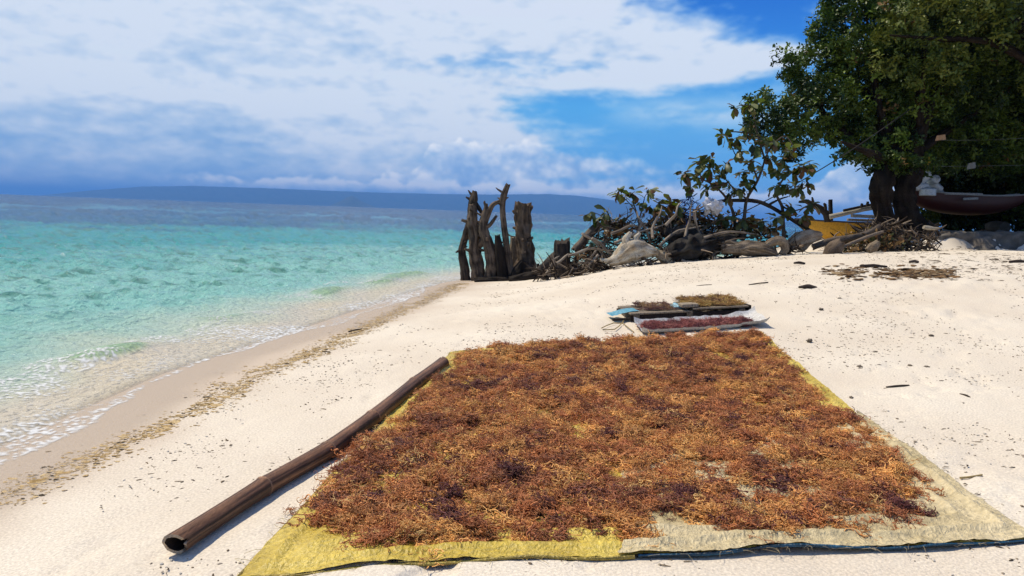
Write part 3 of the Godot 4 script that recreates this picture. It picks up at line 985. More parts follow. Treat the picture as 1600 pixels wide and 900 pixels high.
func build_bank_and_boats() -> void:
	# grey ledge of packed sand and stone
	var mb := MB.new()
	var nu := 15
	var nv := 120
	var p := PackedVector3Array()
	var c := PackedColorArray()
	for j in nv:
		var x := lerpf(10.6, 19.5, j / (nv - 1.0))
		for i in nu:
			var s := i / (nu - 1.0)
			# from the top back edge forward and down the face
			var z := -20.2 + smoothstep(0.0, 0.55, s) * 1.25 + smoothstep(0.55, 1.0, s) * 0.32
			var low := H(x, -18.0) - 0.12
			var top := H(x, -20.2) + 0.05
			var y := lerpf(top, low, smoothstep(0.42, 0.98, s))
			var n := rough.get_noise_3d(x * 1.4, y * 2.0, s * 2.0) * 0.16 + fine.get_noise_3d(x * 1.5, y * 3.0, s) * 0.09
			p.append(Vector3(x, y + n * 0.6, z + n * smoothstep(0.2, 0.7, s) + 0.3 * rough.get_noise_1d(x * 0.5)))
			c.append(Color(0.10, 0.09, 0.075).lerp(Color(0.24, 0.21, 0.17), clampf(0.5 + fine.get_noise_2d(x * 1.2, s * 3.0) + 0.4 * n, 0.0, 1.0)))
	mb.grid(p, nu, nv, false, c)
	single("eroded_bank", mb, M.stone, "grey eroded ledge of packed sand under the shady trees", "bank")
	# yellow outrigger boat behind the driftwood
	var bow := P(1243, 346, 23.5)
	bow.y = 1.55
	var stern := P(1420, 350, 23.0)
	stern.y = 1.55
	var t := thing("yellow_boat", "yellow painted wooden boat behind the driftwood pile", "boat", (bow + stern) / 2.0)
	boat(t, bow, stern, 0.75, 0.62, 0.05, Color(0.85, 0.44, 0.02), Color(0.02, 0.025, 0.05), Color(0.12, 0.09, 0.06))
	# its outrigger spars and boards
	pole("outrigger_spar", "white bamboo outrigger spar slanting up over the yellow boat", "spar", [P(1296, 339, 22.6), P(1340, 329, 22.4), P(1385, 321, 22.2)], 0.075, Color(0.5, 0.46, 0.38), Color(0.68, 0.65, 0.58), M.wood)
	pole("outrigger_spar", "dark spar lying along the top of the white outrigger spar", "spar", [P(1318, 329, 22.3), P(1350, 322, 22.3), P(1388, 315, 22.1)], 0.04, Color(0.02, 0.02, 0.025), Color(0.05, 0.045, 0.04), M.twig)
	mb = MB.new()
	mb.box(Transform3D(Basis(Vector3.UP, 0.1), P(1355, 338, 22.5)), Vector3(0.5, 0.05, 0.06), 0.01, Color(0.6, 0.57, 0.5))
	single("loose_plank", mb, M.wood, "pale plank resting across the yellow boat below the spars", "plank", P(1355, 338, 22.5))
	mb = MB.new()
	mb.box(Transform3D(Basis(Vector3.UP, 0.05), P(1345, 344, 22.7)), Vector3(0.42, 0.04, 0.05), 0.01, Color(0.42, 0.38, 0.32))
	single("loose_plank", mb, M.wood, "grey plank low on the gunwale of the yellow boat", "plank", P(1345, 344, 22.7))
	var k := 0
	var place := ["left of three", "middle of three", "right of three"]
	for q in [[1346, 324, 318], [1355, 322, 315], [1367, 320, 316]]:
		pole("mooring_peg", "short dark peg standing on the spar, " + place[k], "peg", [P(q[0], q[1], 22.2), P(q[0] + 1, q[2], 22.2)], 0.045, Color(0.02, 0.02, 0.02), Color(0.05, 0.04, 0.035), M.twig, "pegs on the outrigger spar")
		k += 1
	# dark wooden crane-like limb and upright post by the bow
	t = thing("dead_branch_post", "dark crooked branch reaching left over the bow of the yellow boat", "branch", P(1292, 346, 22.8))
	mb = MB.new()
	limb(mb, [P(1293, 347, 22.8), P(1291, 335, 22.8), P(1282, 326, 22.8), P(1270, 320, 22.7), P(1258, 314, 22.7), P(1248, 315, 22.7)], [0.1, 0.1, 0.1, 0.085, 0.06, 0.02], 10, 0.3, Color(0.05, 0.04, 0.03), Color(0.12, 0.095, 0.07), true, 0.05)
	part("bough", mb, M.wood, t)
	mb = MB.new()
	limb(mb, [P(1272, 321, 22.7), P(1270, 313, 22.7), P(1269, 308, 22.7)], [0.045, 0.04, 0.02], 8, 0.3, Color(0.05, 0.04, 0.03), Color(0.1, 0.08, 0.06), true, 0.05)
	part("stub", mb, M.wood, t)
	mb = MB.new()
	limb(mb, [P(1290, 327, 22.7), P(1289, 319, 22.7), P(1287, 318, 22.7)], [0.05, 0.045, 0.03], 8, 0.3, Color(0.05, 0.04, 0.03), Color(0.1, 0.08, 0.06), true, 0.05)
	part("stub", mb, M.wood, t)
	pole("mooring_post", "upright dark post standing at the bow of the yellow boat", "post", [P(1298, 372, 24.1), P(1298, 340, 24.1), P(1297.5, 312, 24.1)], 0.075, Color(0.03, 0.028, 0.025), Color(0.08, 0.07, 0.06), M.wood)
	# the red boat in the shade
	bow = P(1412, 301, 22.5)
	stern = P(1600, 309, 23.5)
	stern.y = bow.y
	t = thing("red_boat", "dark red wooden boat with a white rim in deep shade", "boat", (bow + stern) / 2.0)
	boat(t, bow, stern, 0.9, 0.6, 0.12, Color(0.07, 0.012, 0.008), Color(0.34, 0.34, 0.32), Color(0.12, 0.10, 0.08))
	for q in [[1450, "log block propping the bow of the red boat"], [1560, "log block propping the stern of the red boat"]]:
		var o := P(q[0], 338, 22.9)
		o.y = H(o.x, o.z)
		mb = MB.new()
		limb(mb, [o + Vector3(-0.1, 0.16, 0.5), o + Vector3(0, 0.18, 0), o + Vector3(0.1, 0.16, -0.5)], [0.17, 0.18, 0.17], 12, 0.15, Color(0.1, 0.08, 0.06), Color(0.18, 0.14, 0.1))
		single("prop_log", mb, M.wood, q[1], "log", o)
	for q in [[1470, 302, 1535, 304, "white pole lying across the red boat", 22.4], [1505, 311, 1528, 310, "short pale board on the rim of the red boat", 22.3]]:
		mb = MB.new()
		var a0 := P(q[0], q[1], q[5])
		var a1 := P(q[2], q[3], q[5])
		mb.box(Transform3D(Basis((a1 - a0).normalized(), Vector3.UP, (a1 - a0).normalized().cross(Vector3.UP)), (a0 + a1) / 2.0), Vector3((a1 - a0).length() / 2.0, 0.035, 0.03), 0.008, Color(0.6, 0.6, 0.57))
		single("pale_board", mb, M.wood, q[4], "board", (a0 + a1) / 2.0)
	var white := Color(0.72, 0.78, 0.82)
	jug("white jug lying flat, lowest left of the pile", P(1429, 291, 22.3), Basis(Vector3.BACK, -PI / 2 - 0.05), 0.13, 0.42, white)
	jug("white jug tilted upward at the top of the pile", P(1436, 284, 22.4), Basis(Vector3.BACK, -0.85), 0.14, 0.40, white)
	jug("white jug whose round end faces the beach", P(1453, 284, 22.6), Basis(Vector3.RIGHT, PI / 2 - 0.2), 0.13, 0.40, white)
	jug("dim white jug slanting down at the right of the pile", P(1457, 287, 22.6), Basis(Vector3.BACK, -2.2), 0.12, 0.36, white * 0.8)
	jug("squat white jug standing upright below the others", P(1449, 306, 22.2), Basis(), 0.23, 0.24, white)
	# ropes and things hung in the tree
	pole("tree_rope", "thin taut rope running from the tree down to the driftwood", "rope", [P(1420, 172, 20.0), P(1385, 197, 19.6), P(1328, 236, 19.0), P(1270, 272, 18.4), P(1200, 312, 17.9), P(1120, 352, 17.5)], 0.014, Color(0.03, 0.03, 0.03), Color(0.06, 0.055, 0.05), M.twig)
	pole("wash_line", "upper wash line strung under the dark canopy", "line", [P(1430, 218, 21.0), P(1520, 219, 21.2), P(1640, 214, 21.6)], 0.005, Color(0.2, 0.2, 0.19), Color(0.3, 0.3, 0.29), M.twig, "wash lines")
	pole("wash_line", "lower wash line strung above the white jugs", "line", [P(1428, 259, 21.0), P(1480, 260, 21.1), P(1600, 258, 21.5)], 0.005, Color(0.16, 0.16, 0.15), Color(0.24, 0.24, 0.23), M.twig, "wash lines")
	for q in [[1470, 215, 0.15, 0.1, "pale orange scrap of cloth hung high under the canopy", Color(0.66, 0.40, 0.22)], [1443, 252, 0.2, 0.16, "yellow rag hung on the lower wash line", Color(0.42, 0.28, 0.03)], [1518, 259, 0.13, 0.12, "small white rag hung on the lower wash line", Color(0.3, 0.3, 0.27)]]:
		rag(q[4], P(q[0], q[1], 20.9), q[2], q[3], q[5])

func rag(label: String, at: Vector3, w: float, h: float, col: Color) -> void:
	var mb := MB.new()
	for s in [0.0, 1.0]:
		var p := PackedVector3Array()
		var c := PackedColorArray()
		for j in 8:
			for i in 8:
				var u := i / 7.0 - 0.5
				var v := j / 7.0 - 0.5
				if s > 0.0:
					u = -u
				p.append(at + Vector3(u * w * 2.0 * (1.0 + 0.2 * v), -v * h * 1.4 + u * h * 0.5, 0.03 * sin(u * 9.0) + 0.02 * fine.get_noise_2d(u * 3.0 + at.x, v * 3.0) - 0.004 * s))
				c.append(col)
		mb.grid(p, 8, 8, false, c)
	single("hung_rag", mb, M.cloth, label, "rag", at)

# ---------------------------------------------------------------- dead stumps at the water's edge
func px(a: Array, depth: float) -> Array:
	var out := []
	for q in a:
		out.append(P(q[0], q[1], depth + (q[2] if q.size() > 2 else 0.0)))
	return out

func wood(called: String, label: String, category: String, depth: float, limbs: Array, ca: Color, cb: Color, bump := 0.3, group := "") -> Node3D:
	# limbs: [part name, pixel path, radii in pixels]
	var first: Array = px(limbs[0][1], depth)
	var t := thing(called, label, category, first[0], group)
	for l in limbs:
		var mb := MB.new()
		var r := []
		for q in l[2]:
			r.append(q * depth / FOCAL)
		var path := px(l[1], depth)
		limb(mb, path, r, 28 if l[2].max() > 5 else 12, bump, ca, cb, true, 0.035 if l[2].max() > 3 else 0.06, Color(-1, 0, 0), 0.9)
		part(l[0], mb, M.wood, t)
	if called in ["dead_snag", "dead_pole", "thick_stump"]:   # short broken twigs up the stem
		var stem: Array = limbs[0][1]
		var w: Array = limbs[0][2]
		for k in 7:
			var at := rng.randi_range(2, stem.size() - 2)
			var o := P(stem[at][0] + rng.randf_range(-2, 2), stem[at][1] + rng.randf_range(-8, 8), depth)
			var d := Vector3(rng.randf_range(-1, 1), rng.randf_range(-0.2, 0.8), rng.randf_range(-0.4, 0.8)).normalized()
			var r: float = w[at] * depth / FOCAL
			var l := r + rng.randf_range(0.04, 0.16)
			var mb := MB.new()
			limb(mb, [o, o + d * l * 0.6, o + d * l + rv(0.03)], [r * 0.45, r * 0.3, r * 0.16], 8, 0.4, ca, cb, true, 0.03, Color(-1, 0, 0), 0.9)
			part("stub", mb, M.wood, t)
	return t

func build_stumps() -> void:
	var a := Color(0.045, 0.032, 0.023)
	var b := Color(0.33, 0.24, 0.165)
	var k := Color(0.016, 0.012, 0.010)
	wood("dead_snag", "leftmost slim crooked dead trunk with a forked top", "dead trunk", 18.9, [
		["stem", [[728, 440], [725, 415], [722, 390], [729, 365], [735, 345], [738, 325], [740, 310], [742, 299]], [8, 7, 5.5, 5.5, 6, 7, 6, 3.5]],
		["prong", [[739, 318], [734, 311], [728, 308]], [3.5, 2.5, 1.2]],
		["prong", [[743, 318], [749, 326], [753, 333]], [4, 3.5, 2.5]]], k.lerp(a, 0.5), a.lerp(b, 0.5))
	wood("dead_snag", "thick gnarled dead trunk just right of the slim forked one", "dead trunk", 18.7, [
		["stem", [[748, 441], [746, 415], [741, 392], [742, 370], [738, 350], [739, 330], [737, 320]], [12, 10, 9, 8.5, 8, 6, 4]],
		["broken_branch", [[756, 354], [746, 351], [733, 347], [721, 344]], [4, 3.5, 3.2, 2]],
		["burl", [[748, 385], [754, 377], [757, 372]], [5, 7, 3]]], a, b, 0.45)
	wood("dead_snag", "branching dead trunk with bare arms reaching right", "dead trunk", 18.5, [
		["stem", [[772, 442], [770, 418], [768, 400], [762, 378], [756, 360], [756, 345], [759, 330], [760, 318]], [10, 11, 9.5, 8, 7.5, 6, 4.5, 2]],
		["arm", [[757, 348], [764, 330], [771, 319], [780, 315], [791, 311]], [5, 4.5, 3.5, 3, 1.5]],
		["arm", [[758, 356], [766, 351], [772, 343], [776, 337]], [4, 3, 2.6, 2]],
		["knot", [[759, 322], [757, 317], [757, 314]], [2.5, 2, 1]],
		["root", [[768, 412], [762, 425], [756, 441]], [5, 4, 3.5]]], a, b, 0.35)
	wood("dead_post", "short dark post with a rounded top between the dead trunks", "post", 18.3, [
		["stem", [[787, 443], [784, 415], [780, 390], [777, 368]], [9, 8, 7, 4]]], k, a, 0.2)
	wood("dead_pole", "tallest slender dead pole bending right at its tip", "dead trunk", 18.4, [
		["stem", [[800, 442], [795, 410], [791, 380], [788, 355], [785, 325], [787, 306], [794, 288]], [8, 6, 5, 4.5, 4.2, 4.8, 3.6]],
		["twig", [[790, 362], [797, 369], [807, 370]], [1.2, 1, 0.6]]], a, b, 0.22)
	wood("thick_stump", "thick upright stump with a broken flat top", "stump", 18.6, [
		["stem", [[824, 443], [823, 415], [820, 385], [817, 355], [817, 335], [819, 319]], [16, 13.5, 12, 11.5, 12.5, 13]],
		["root", [[815, 410], [806, 425], [798, 442]], [8, 8, 7]],
		["root", [[828, 415], [836, 428], [842, 440]], [6, 5, 4]]], a, b.lerp(a, 0.2), 0.4)
	wood("pale_stub", "pale weathered stub tucked behind the thick stump", "stump", 19.1, [
		["stem", [[802, 420], [803, 395], [803, 370]], [8, 7, 5]]], Color(0.3, 0.22, 0.15), Color(0.5, 0.4, 0.28))
	wood("joining_log", "low dark log lying on the sand between the dead stumps and the cut stump", "log", 17.9, [
		["stem", [[796, 438], [820, 434], [845, 431], [868, 424]], [6, 8, 8, 5]],
		["knot", [[838, 430], [842, 420], [840, 412]], [5, 4, 2]]], k, a, 0.4)
	wood("root_block", "squat dark block of roots at the foot of the dead trunks", "stump", 18.2, [
		["base", [[742, 441], [765, 440], [800, 438], [822, 438]], [7, 6, 8, 7]],
		["knee", [[806, 440], [810, 425], [818, 408]], [9, 9, 4]]], k, a, 0.5)

# ---------------------------------------------------------------- driftwood pile
func build_driftwood() -> void:
	var a := Color(0.13, 0.10, 0.075)
	var b := Color(0.36, 0.28, 0.21)
	var k := Color(0.03, 0.026, 0.024)
	wood("cut_stump", "dark cut stump with roots sloping to the left", "stump", 17.8, [
		["stem", [[880, 432], [879, 405], [878, 378]], [16, 13.5, 12.5]],
		["root", [[872, 400], [855, 415], [838, 430]], [9, 9, 7]],
		["root", [[884, 412], [896, 425], [902, 432]], [8, 6, 4]]], k, a, 0.25)
	wood("leaning_log", "brown log leaning up to the right at the left of the pile", "log", 17.9, [
		["stem", [[898, 392], [908, 381], [922, 365], [937, 349]], [6, 6.5, 6.5, 6]]], a, b)
	wood("bleached_log", "big bleached white trunk with a narrowing snout", "log", 16.6, [
		["body", [[950, 411], [962, 406], [975, 398], [988, 390], [1002, 390], [1014, 393], [1028, 395]], [5, 9, 14, 17, 14, 10, 5]],
		["root", [[965, 404], [950, 408], [938, 406]], [6, 4, 2.5]],
		["shoulder", [[984, 388], [978, 374], [985, 363]], [10, 7, 3]], ["shoulder", [[996, 384], [994, 372], [1000, 364]], [7, 5, 2]], ["root", [[1000, 400], [990, 408], [984, 414]], [6, 4, 2.5]]], Color(0.50, 0.36, 0.21), Color(0.95, 0.88, 0.72), 0.42)
	wood("pale_stump", "small pale stump beside the snout of the white trunk", "stump", 16.7, [
		["stem", [[1047, 408], [1038, 402], [1028, 396]], [7, 9, 6]]], Color(0.42, 0.32, 0.2), Color(0.68, 0.58, 0.42), 0.35)
	wood("charred_log", "long charred black log lying across the front of the pile", "log", 16.8, [
		["body", [[1036, 402], [1052, 396], [1075, 388], [1105, 382], [1132, 376], [1148, 373]], [8, 15, 18, 17, 12, 6]],
		["spur", [[1060, 394], [1048, 404], [1042, 410]], [8, 6, 3]],
		["spur", [[1110, 384], [1100, 396], [1092, 402]], [8, 6, 4]]], Color(0.012, 0.011, 0.010), Color(0.085, 0.075, 0.065), 0.8)
	wood("hollow_log", "dark hollow log end behind the charred log", "log", 17.4, [
		["shell", [[1046, 372], [1068, 368], [1090, 364]], [14, 16, 13]],
		["root", [[1040, 368], [1044, 352], [1040, 336]], [6, 4, 2]]], k, Color(0.12, 0.105, 0.09), 0.6)
	wood("brown_log", "brown weathered log lying on the sand right of the charred log", "log", 16.6, [
		["body", [[1128, 390], [1146, 388], [1170, 388], [1192, 390], [1206, 395], [1215, 399]], [7, 9, 11, 11, 8, 3]],
		["spur", [[1152, 384], [1140, 378], [1128, 380]], [6, 4, 2]]], Color(0.12, 0.085, 0.055), Color(0.46, 0.36, 0.25), 0.4)
	wood("arched_root", "arched root bent like an elbow at the end of the brown log", "root", 16.6, [
		["stem", [[1196, 384], [1206, 378], [1217, 375], [1225, 380], [1227, 390], [1221, 398]], [5, 6.5, 7, 7, 6, 5]]], Color(0.25, 0.18, 0.12), Color(0.48, 0.38, 0.26), 0.25)
	wood("tan_root_stump", "pale tan root stump in front of the yellow boat", "stump", 17.2, [
		["body", [[1228, 387], [1240, 380], [1256, 373], [1270, 369], [1284, 368]], [6, 11, 12, 10, 5]],
		["leg", [[1262, 374], [1256, 384], [1250, 391]], [9, 7, 5]],
		["prong", [[1266, 368], [1258, 362], [1250, 363]], [5, 3, 1.5]]], Color(0.42, 0.27, 0.15), Color(0.80, 0.60, 0.40), 0.35)
	wood("stump_chunk", "small leaning stump chunk alone on the open sand", "stump", 16.4, [
		["body", [[1288, 401], [1297, 394], [1306, 386], [1314, 380]], [5, 11, 11, 8]],
		["foot", [[1304, 392], [1311, 398], [1313, 401]], [7, 6, 5]]], Color(0.14, 0.10, 0.07), Color(0.30, 0.22, 0.15), 0.2)
	wood("fallen_branch", "long dark branch slanting down to the pale tan root stump", "branch", 17.6, [
		["stem", [[1108, 318], [1127, 314], [1160, 313], [1185, 315], [1213, 328], [1245, 348], [1282, 370]], [1.2, 2.2, 3, 3, 3, 2.8, 2.5]],
		["twig", [[1200, 321], [1216, 312], [1232, 307]], [2, 1.5, 0.8]],
		["twig", [[1240, 345], [1256, 344], [1268, 338]], [2, 1.5, 0.8]]], k, Color(0.10, 0.08, 0.06), 0.25)
	wood("bank_log", "long thin log lying under the twin-trunked tree", "log", 17.6, [
		["stem", [[1270, 386], [1300, 376], [1330, 371], [1356, 364], [1375, 352]], [5, 5, 5, 4, 3]]], a, b.lerp(a, 0.3))
	wood("bank_log", "grey stick leaning across the twig heap under the tree", "log", 17.3, [
		["stem", [[1316, 386], [1340, 376], [1366, 366], [1380, 362]], [2.2, 2.5, 2.5, 2]]], b.lerp(a, 0.3), b)
	wood("bleached_root", "bleached white root tip at the front of the ledge", "root", 17.7, [
		["stem", [[1443, 355], [1450, 356], [1459, 357], [1468, 356]], [3, 3.5, 2.5, 1]]], Color(0.5, 0.42, 0.3), Color(0.68, 0.6, 0.46))
	wood("stone_like_burl", "round pale burl at the foot of the twig heap", "burl", 17.0, [
		["body", [[1356, 392], [1364, 386], [1372, 379]], [5, 8, 5]]], Color(0.3, 0.22, 0.14), Color(0.45, 0.36, 0.25))
	# separately readable dead branches
	var said := ["bare branch rising from the foot of the cut stump over the tangle",
			"bare branch lying level from the cut stump to the leaning log",
			"low bare branch along the sand left of the white log",
			"bare branch sloping down right from the leaning log",
			"upright bare branch left of the white log",
			"pale branch arching over the top of the white log",
			"long branch slanting up right above the white log",
			"upright stick standing behind the white log",
			"short bare branch dropping behind the right of the white log",
			"thin upright branch left of the hollow log",
			"branch slanting up right over the hollow log",
			"thin branch pointing up beside the blue netting",
			"upright stick under the white plastic bag",
			"branch running level below the white plastic bag",
			"long level branch under the sea almond shrub",
			"dark branch lying across the charred log",
			"branch slanting up from the right end of the charred log",
			"short branch dropping to the sand left of the white log",
			"pale branch leaning over the dark cut stump",
			"branch dropping right from the tip of the leaning log",
			"dropping branch behind the middle of the charred log",
			"thin branch leaning on the root of the cut stump"]
	var n := 0
	for q in [[900, 425, 925, 400, 952, 360], [888, 400, 920, 388, 958, 392], [905, 410, 930, 412, 960, 400], [925, 372, 948, 392, 975, 405], [940, 415, 944, 380, 956, 340], [955, 365, 985, 352, 1010, 350], [960, 380, 1000, 362, 1040, 350],
			[990, 385, 1002, 350, 995, 330], [1000, 345, 1012, 365, 1020, 385], [1020, 372, 1024, 345, 1034, 322], [1030, 385, 1060, 360, 1100, 352], [1040, 352, 1056, 335, 1066, 315], [1070, 372, 1078, 345, 1082, 312], [1085, 365, 1110, 350, 1146, 342],
			[1100, 372, 1140, 362, 1180, 366], [1060, 400, 1095, 405, 1130, 392], [1105, 402, 1125, 390, 1150, 378], [935, 398, 920, 415, 908, 430], [870, 412, 886, 398, 908, 394], [910, 365, 932, 380, 946, 402], [1085, 330, 1088, 350, 1100, 372], [850, 432, 862, 414, 874, 400]]:
		var z := 17.0 + rng.randf_range(-0.3, 0.5)
		var mid := P(q[2], q[3], z + rng.randf_range(-0.15, 0.15))
		var mb := MB.new()
		limb(mb, [P(q[0], q[1], z - 0.1), (P(q[0], q[1], z) + mid) / 2.0 + rv(0.04), mid, (mid + P(q[4], q[5], z + 0.2)) / 2.0 + rv(0.05), P(q[4], q[5], z + 0.2)], [0.035, 0.032, 0.028, 0.022, 0.01], 8, 0.3, a, Color(0.46, 0.38, 0.29), true, 0.08)
		single("dead_branch", mb, M.twig, said[n], "branch", P(q[0], q[1], z), "dead branches in the driftwood pile")
		n += 1
	# the tangle itself
	tangle("driftwood_tangle", "thick tangle of dead twigs and roots between the big logs", [[880, 430, 0.25, 40], [915, 415, 0.35, 90], [945, 385, 0.35, 100], [960, 358, 0.25, 60], [935, 405, 0.35, 90], [985, 360, 0.3, 70], [1030, 368, 0.38, 110], [1060, 348, 0.3, 70], [1085, 340, 0.25, 50], [1010, 378, 0.3, 70], [1090, 368, 0.33, 80], [1130, 368, 0.3, 60], [1165, 375, 0.25, 40], [1200, 376, 0.2, 30]], 17.75)
	tangle("root_litter", "low litter of thin roots along the front of the big logs", [[940, 416, 0.25, 60], [1000, 412, 0.3, 40], [1052, 404, 0.25, 60], [1100, 400, 0.25, 50], [1140, 392, 0.25, 50], [900, 424, 0.2, 40], [860, 428, 0.2, 40], [1240, 388, 0.2, 30]], 16.75)
	tangle("twig_heap", "heap of dry twigs and roots around the foot of the twin-trunked tree", [[1335, 382, 0.28, 60], [1365, 364, 0.28, 70], [1392, 360, 0.25, 60], [1375, 378, 0.33, 90], [1410, 374, 0.36, 90], [1448, 376, 0.3, 60], [1305, 386, 0.2, 40], [1420, 384, 0.3, 60]], 18.3)
	# dry leaves caught in the pile
	var lm := MB.new()
	leaf_shape(lm, Transform3D(), 0.14, 0.09, 0.2, 0.4, Color.WHITE)
	var xf := []
	var cols := []
	for q in [[1040, 350, 40, 22, 120], [1090, 352, 35, 18, 130], [1150, 350, 40, 20, 170], [1200, 362, 30, 14, 90], [960, 360, 25, 16, 70], [930, 395, 30, 14, 60], [1120, 368, 40, 8, 80], [1380, 374, 40, 12, 150], [1350, 384, 40, 8, 80]]:
		for i in q[4]:
			var o := P(q[0] + rng.randfn(0, 0.5) * q[2], q[1] + rng.randfn(0, 0.5) * q[3], 17.7 + rng.randf_range(-0.35, 0.35))
			o.y = maxf(o.y, H(o.x, o.z) + 0.02)
			xf.append(Transform3D(Basis(rv(1.0).normalized(), rng.randf() * TAU).scaled(Vector3.ONE * rng.randf_range(0.6, 1.3)), o))
			cols.append([Color(0.13, 0.065, 0.025), Color(0.05, 0.03, 0.015), Color(0.05, 0.055, 0.02), Color(0.26, 0.16, 0.07)][rng.randi() % 4])
	var dry := scatter(numbered("dry_leaves"), lm.mesh(), M.leaf, xf, cols)
	tag(dry, "withered brown leaves caught all through the driftwood pile", "leaves", "", "stuff")
	# rubbish caught in the pile
	var mb := MB.new()
	lump(mb, P(1113, 322, 17.2), Vector3(0.20, 0.17, 0.12), 22, 16, 0.8, Color(0.62, 0.62, 0.66), Color(0.8, 0.8, 0.82))
	single("plastic_bag", mb, M.plastic, "torn white plastic bag caught in the branches", "bag", P(1113, 322, 17.2))
	mb = MB.new()
	for i in 26:
		var o := P(1076 + rng.randf_range(-9, 9), 318 + rng.randf_range(-14, 22), 17.2)
		limb(mb, [o, o + rv(0.12), o + rv(0.2) - Vector3(0, 0.12, 0)], [0.008, 0.006], 5, 0.1, Color(0.01, 0.02, 0.08), Color(0.02, 0.05, 0.2), false, 0.06)
	single("blue_netting", mb, M.twig, "scraps of dark blue netting snagged above the hollow log", "netting", P(1076, 318, 17.2))
	for q in [[931, 378, "turquoise plastic scrap beside the leaning log", 17.5], [1154, 379, "turquoise plastic scrap above the brown log", 16.9]]:
		mb = MB.new()
		lump(mb, P(q[0], q[1], q[3]), Vector3(0.14, 0.06, 0.05), 14, 10, 0.5, Color(0.12, 0.4, 0.38), Color(0.25, 0.55, 0.5))
		single("plastic_scrap", mb, M.plastic, q[2], "plastic scrap", P(q[0], q[1], q[3]))

func tangle(called: String, label: String, spots: Array, depth: float) -> void:
	var mb := MB.new()
	for s in spots:
		for i in s[3]:
			var o: Vector3 = P(s[0], s[1], depth) + rv(1.0) * s[2] * Vector3(1, 0.8, 0.8)
			o.y = maxf(o.y, H(o.x, o.z) - 0.02)
			var d := (rv(1.0) * Vector3(1, 0.55, 0.6)).normalized()
			var l := rng.randf_range(0.15, 0.6)
			var r := rng.randf_range(0.007, 0.015) if rng.randf() < 0.7 else rng.randf_range(0.018, 0.036)
			var e: Vector3 = o + d * l
			var tone := rng.randf()
			var ca := Color(0.035, 0.025, 0.018).lerp(Color(0.34, 0.26, 0.185), tone * tone * tone)
			limb(mb, [o, o + d * l * 0.5 + rv(0.07), e], [r, r * 0.8, r * 0.3], 5, 0.2, ca, ca * 1.5, false, 0.12)
	var o2 := MeshInstance3D.new()
	o2.mesh = mb.mesh()
	o2.material_override = M.twig
	o2.name = numbered(called)
	add_child(o2)
	tag(o2, label, "driftwood", "", "stuff")

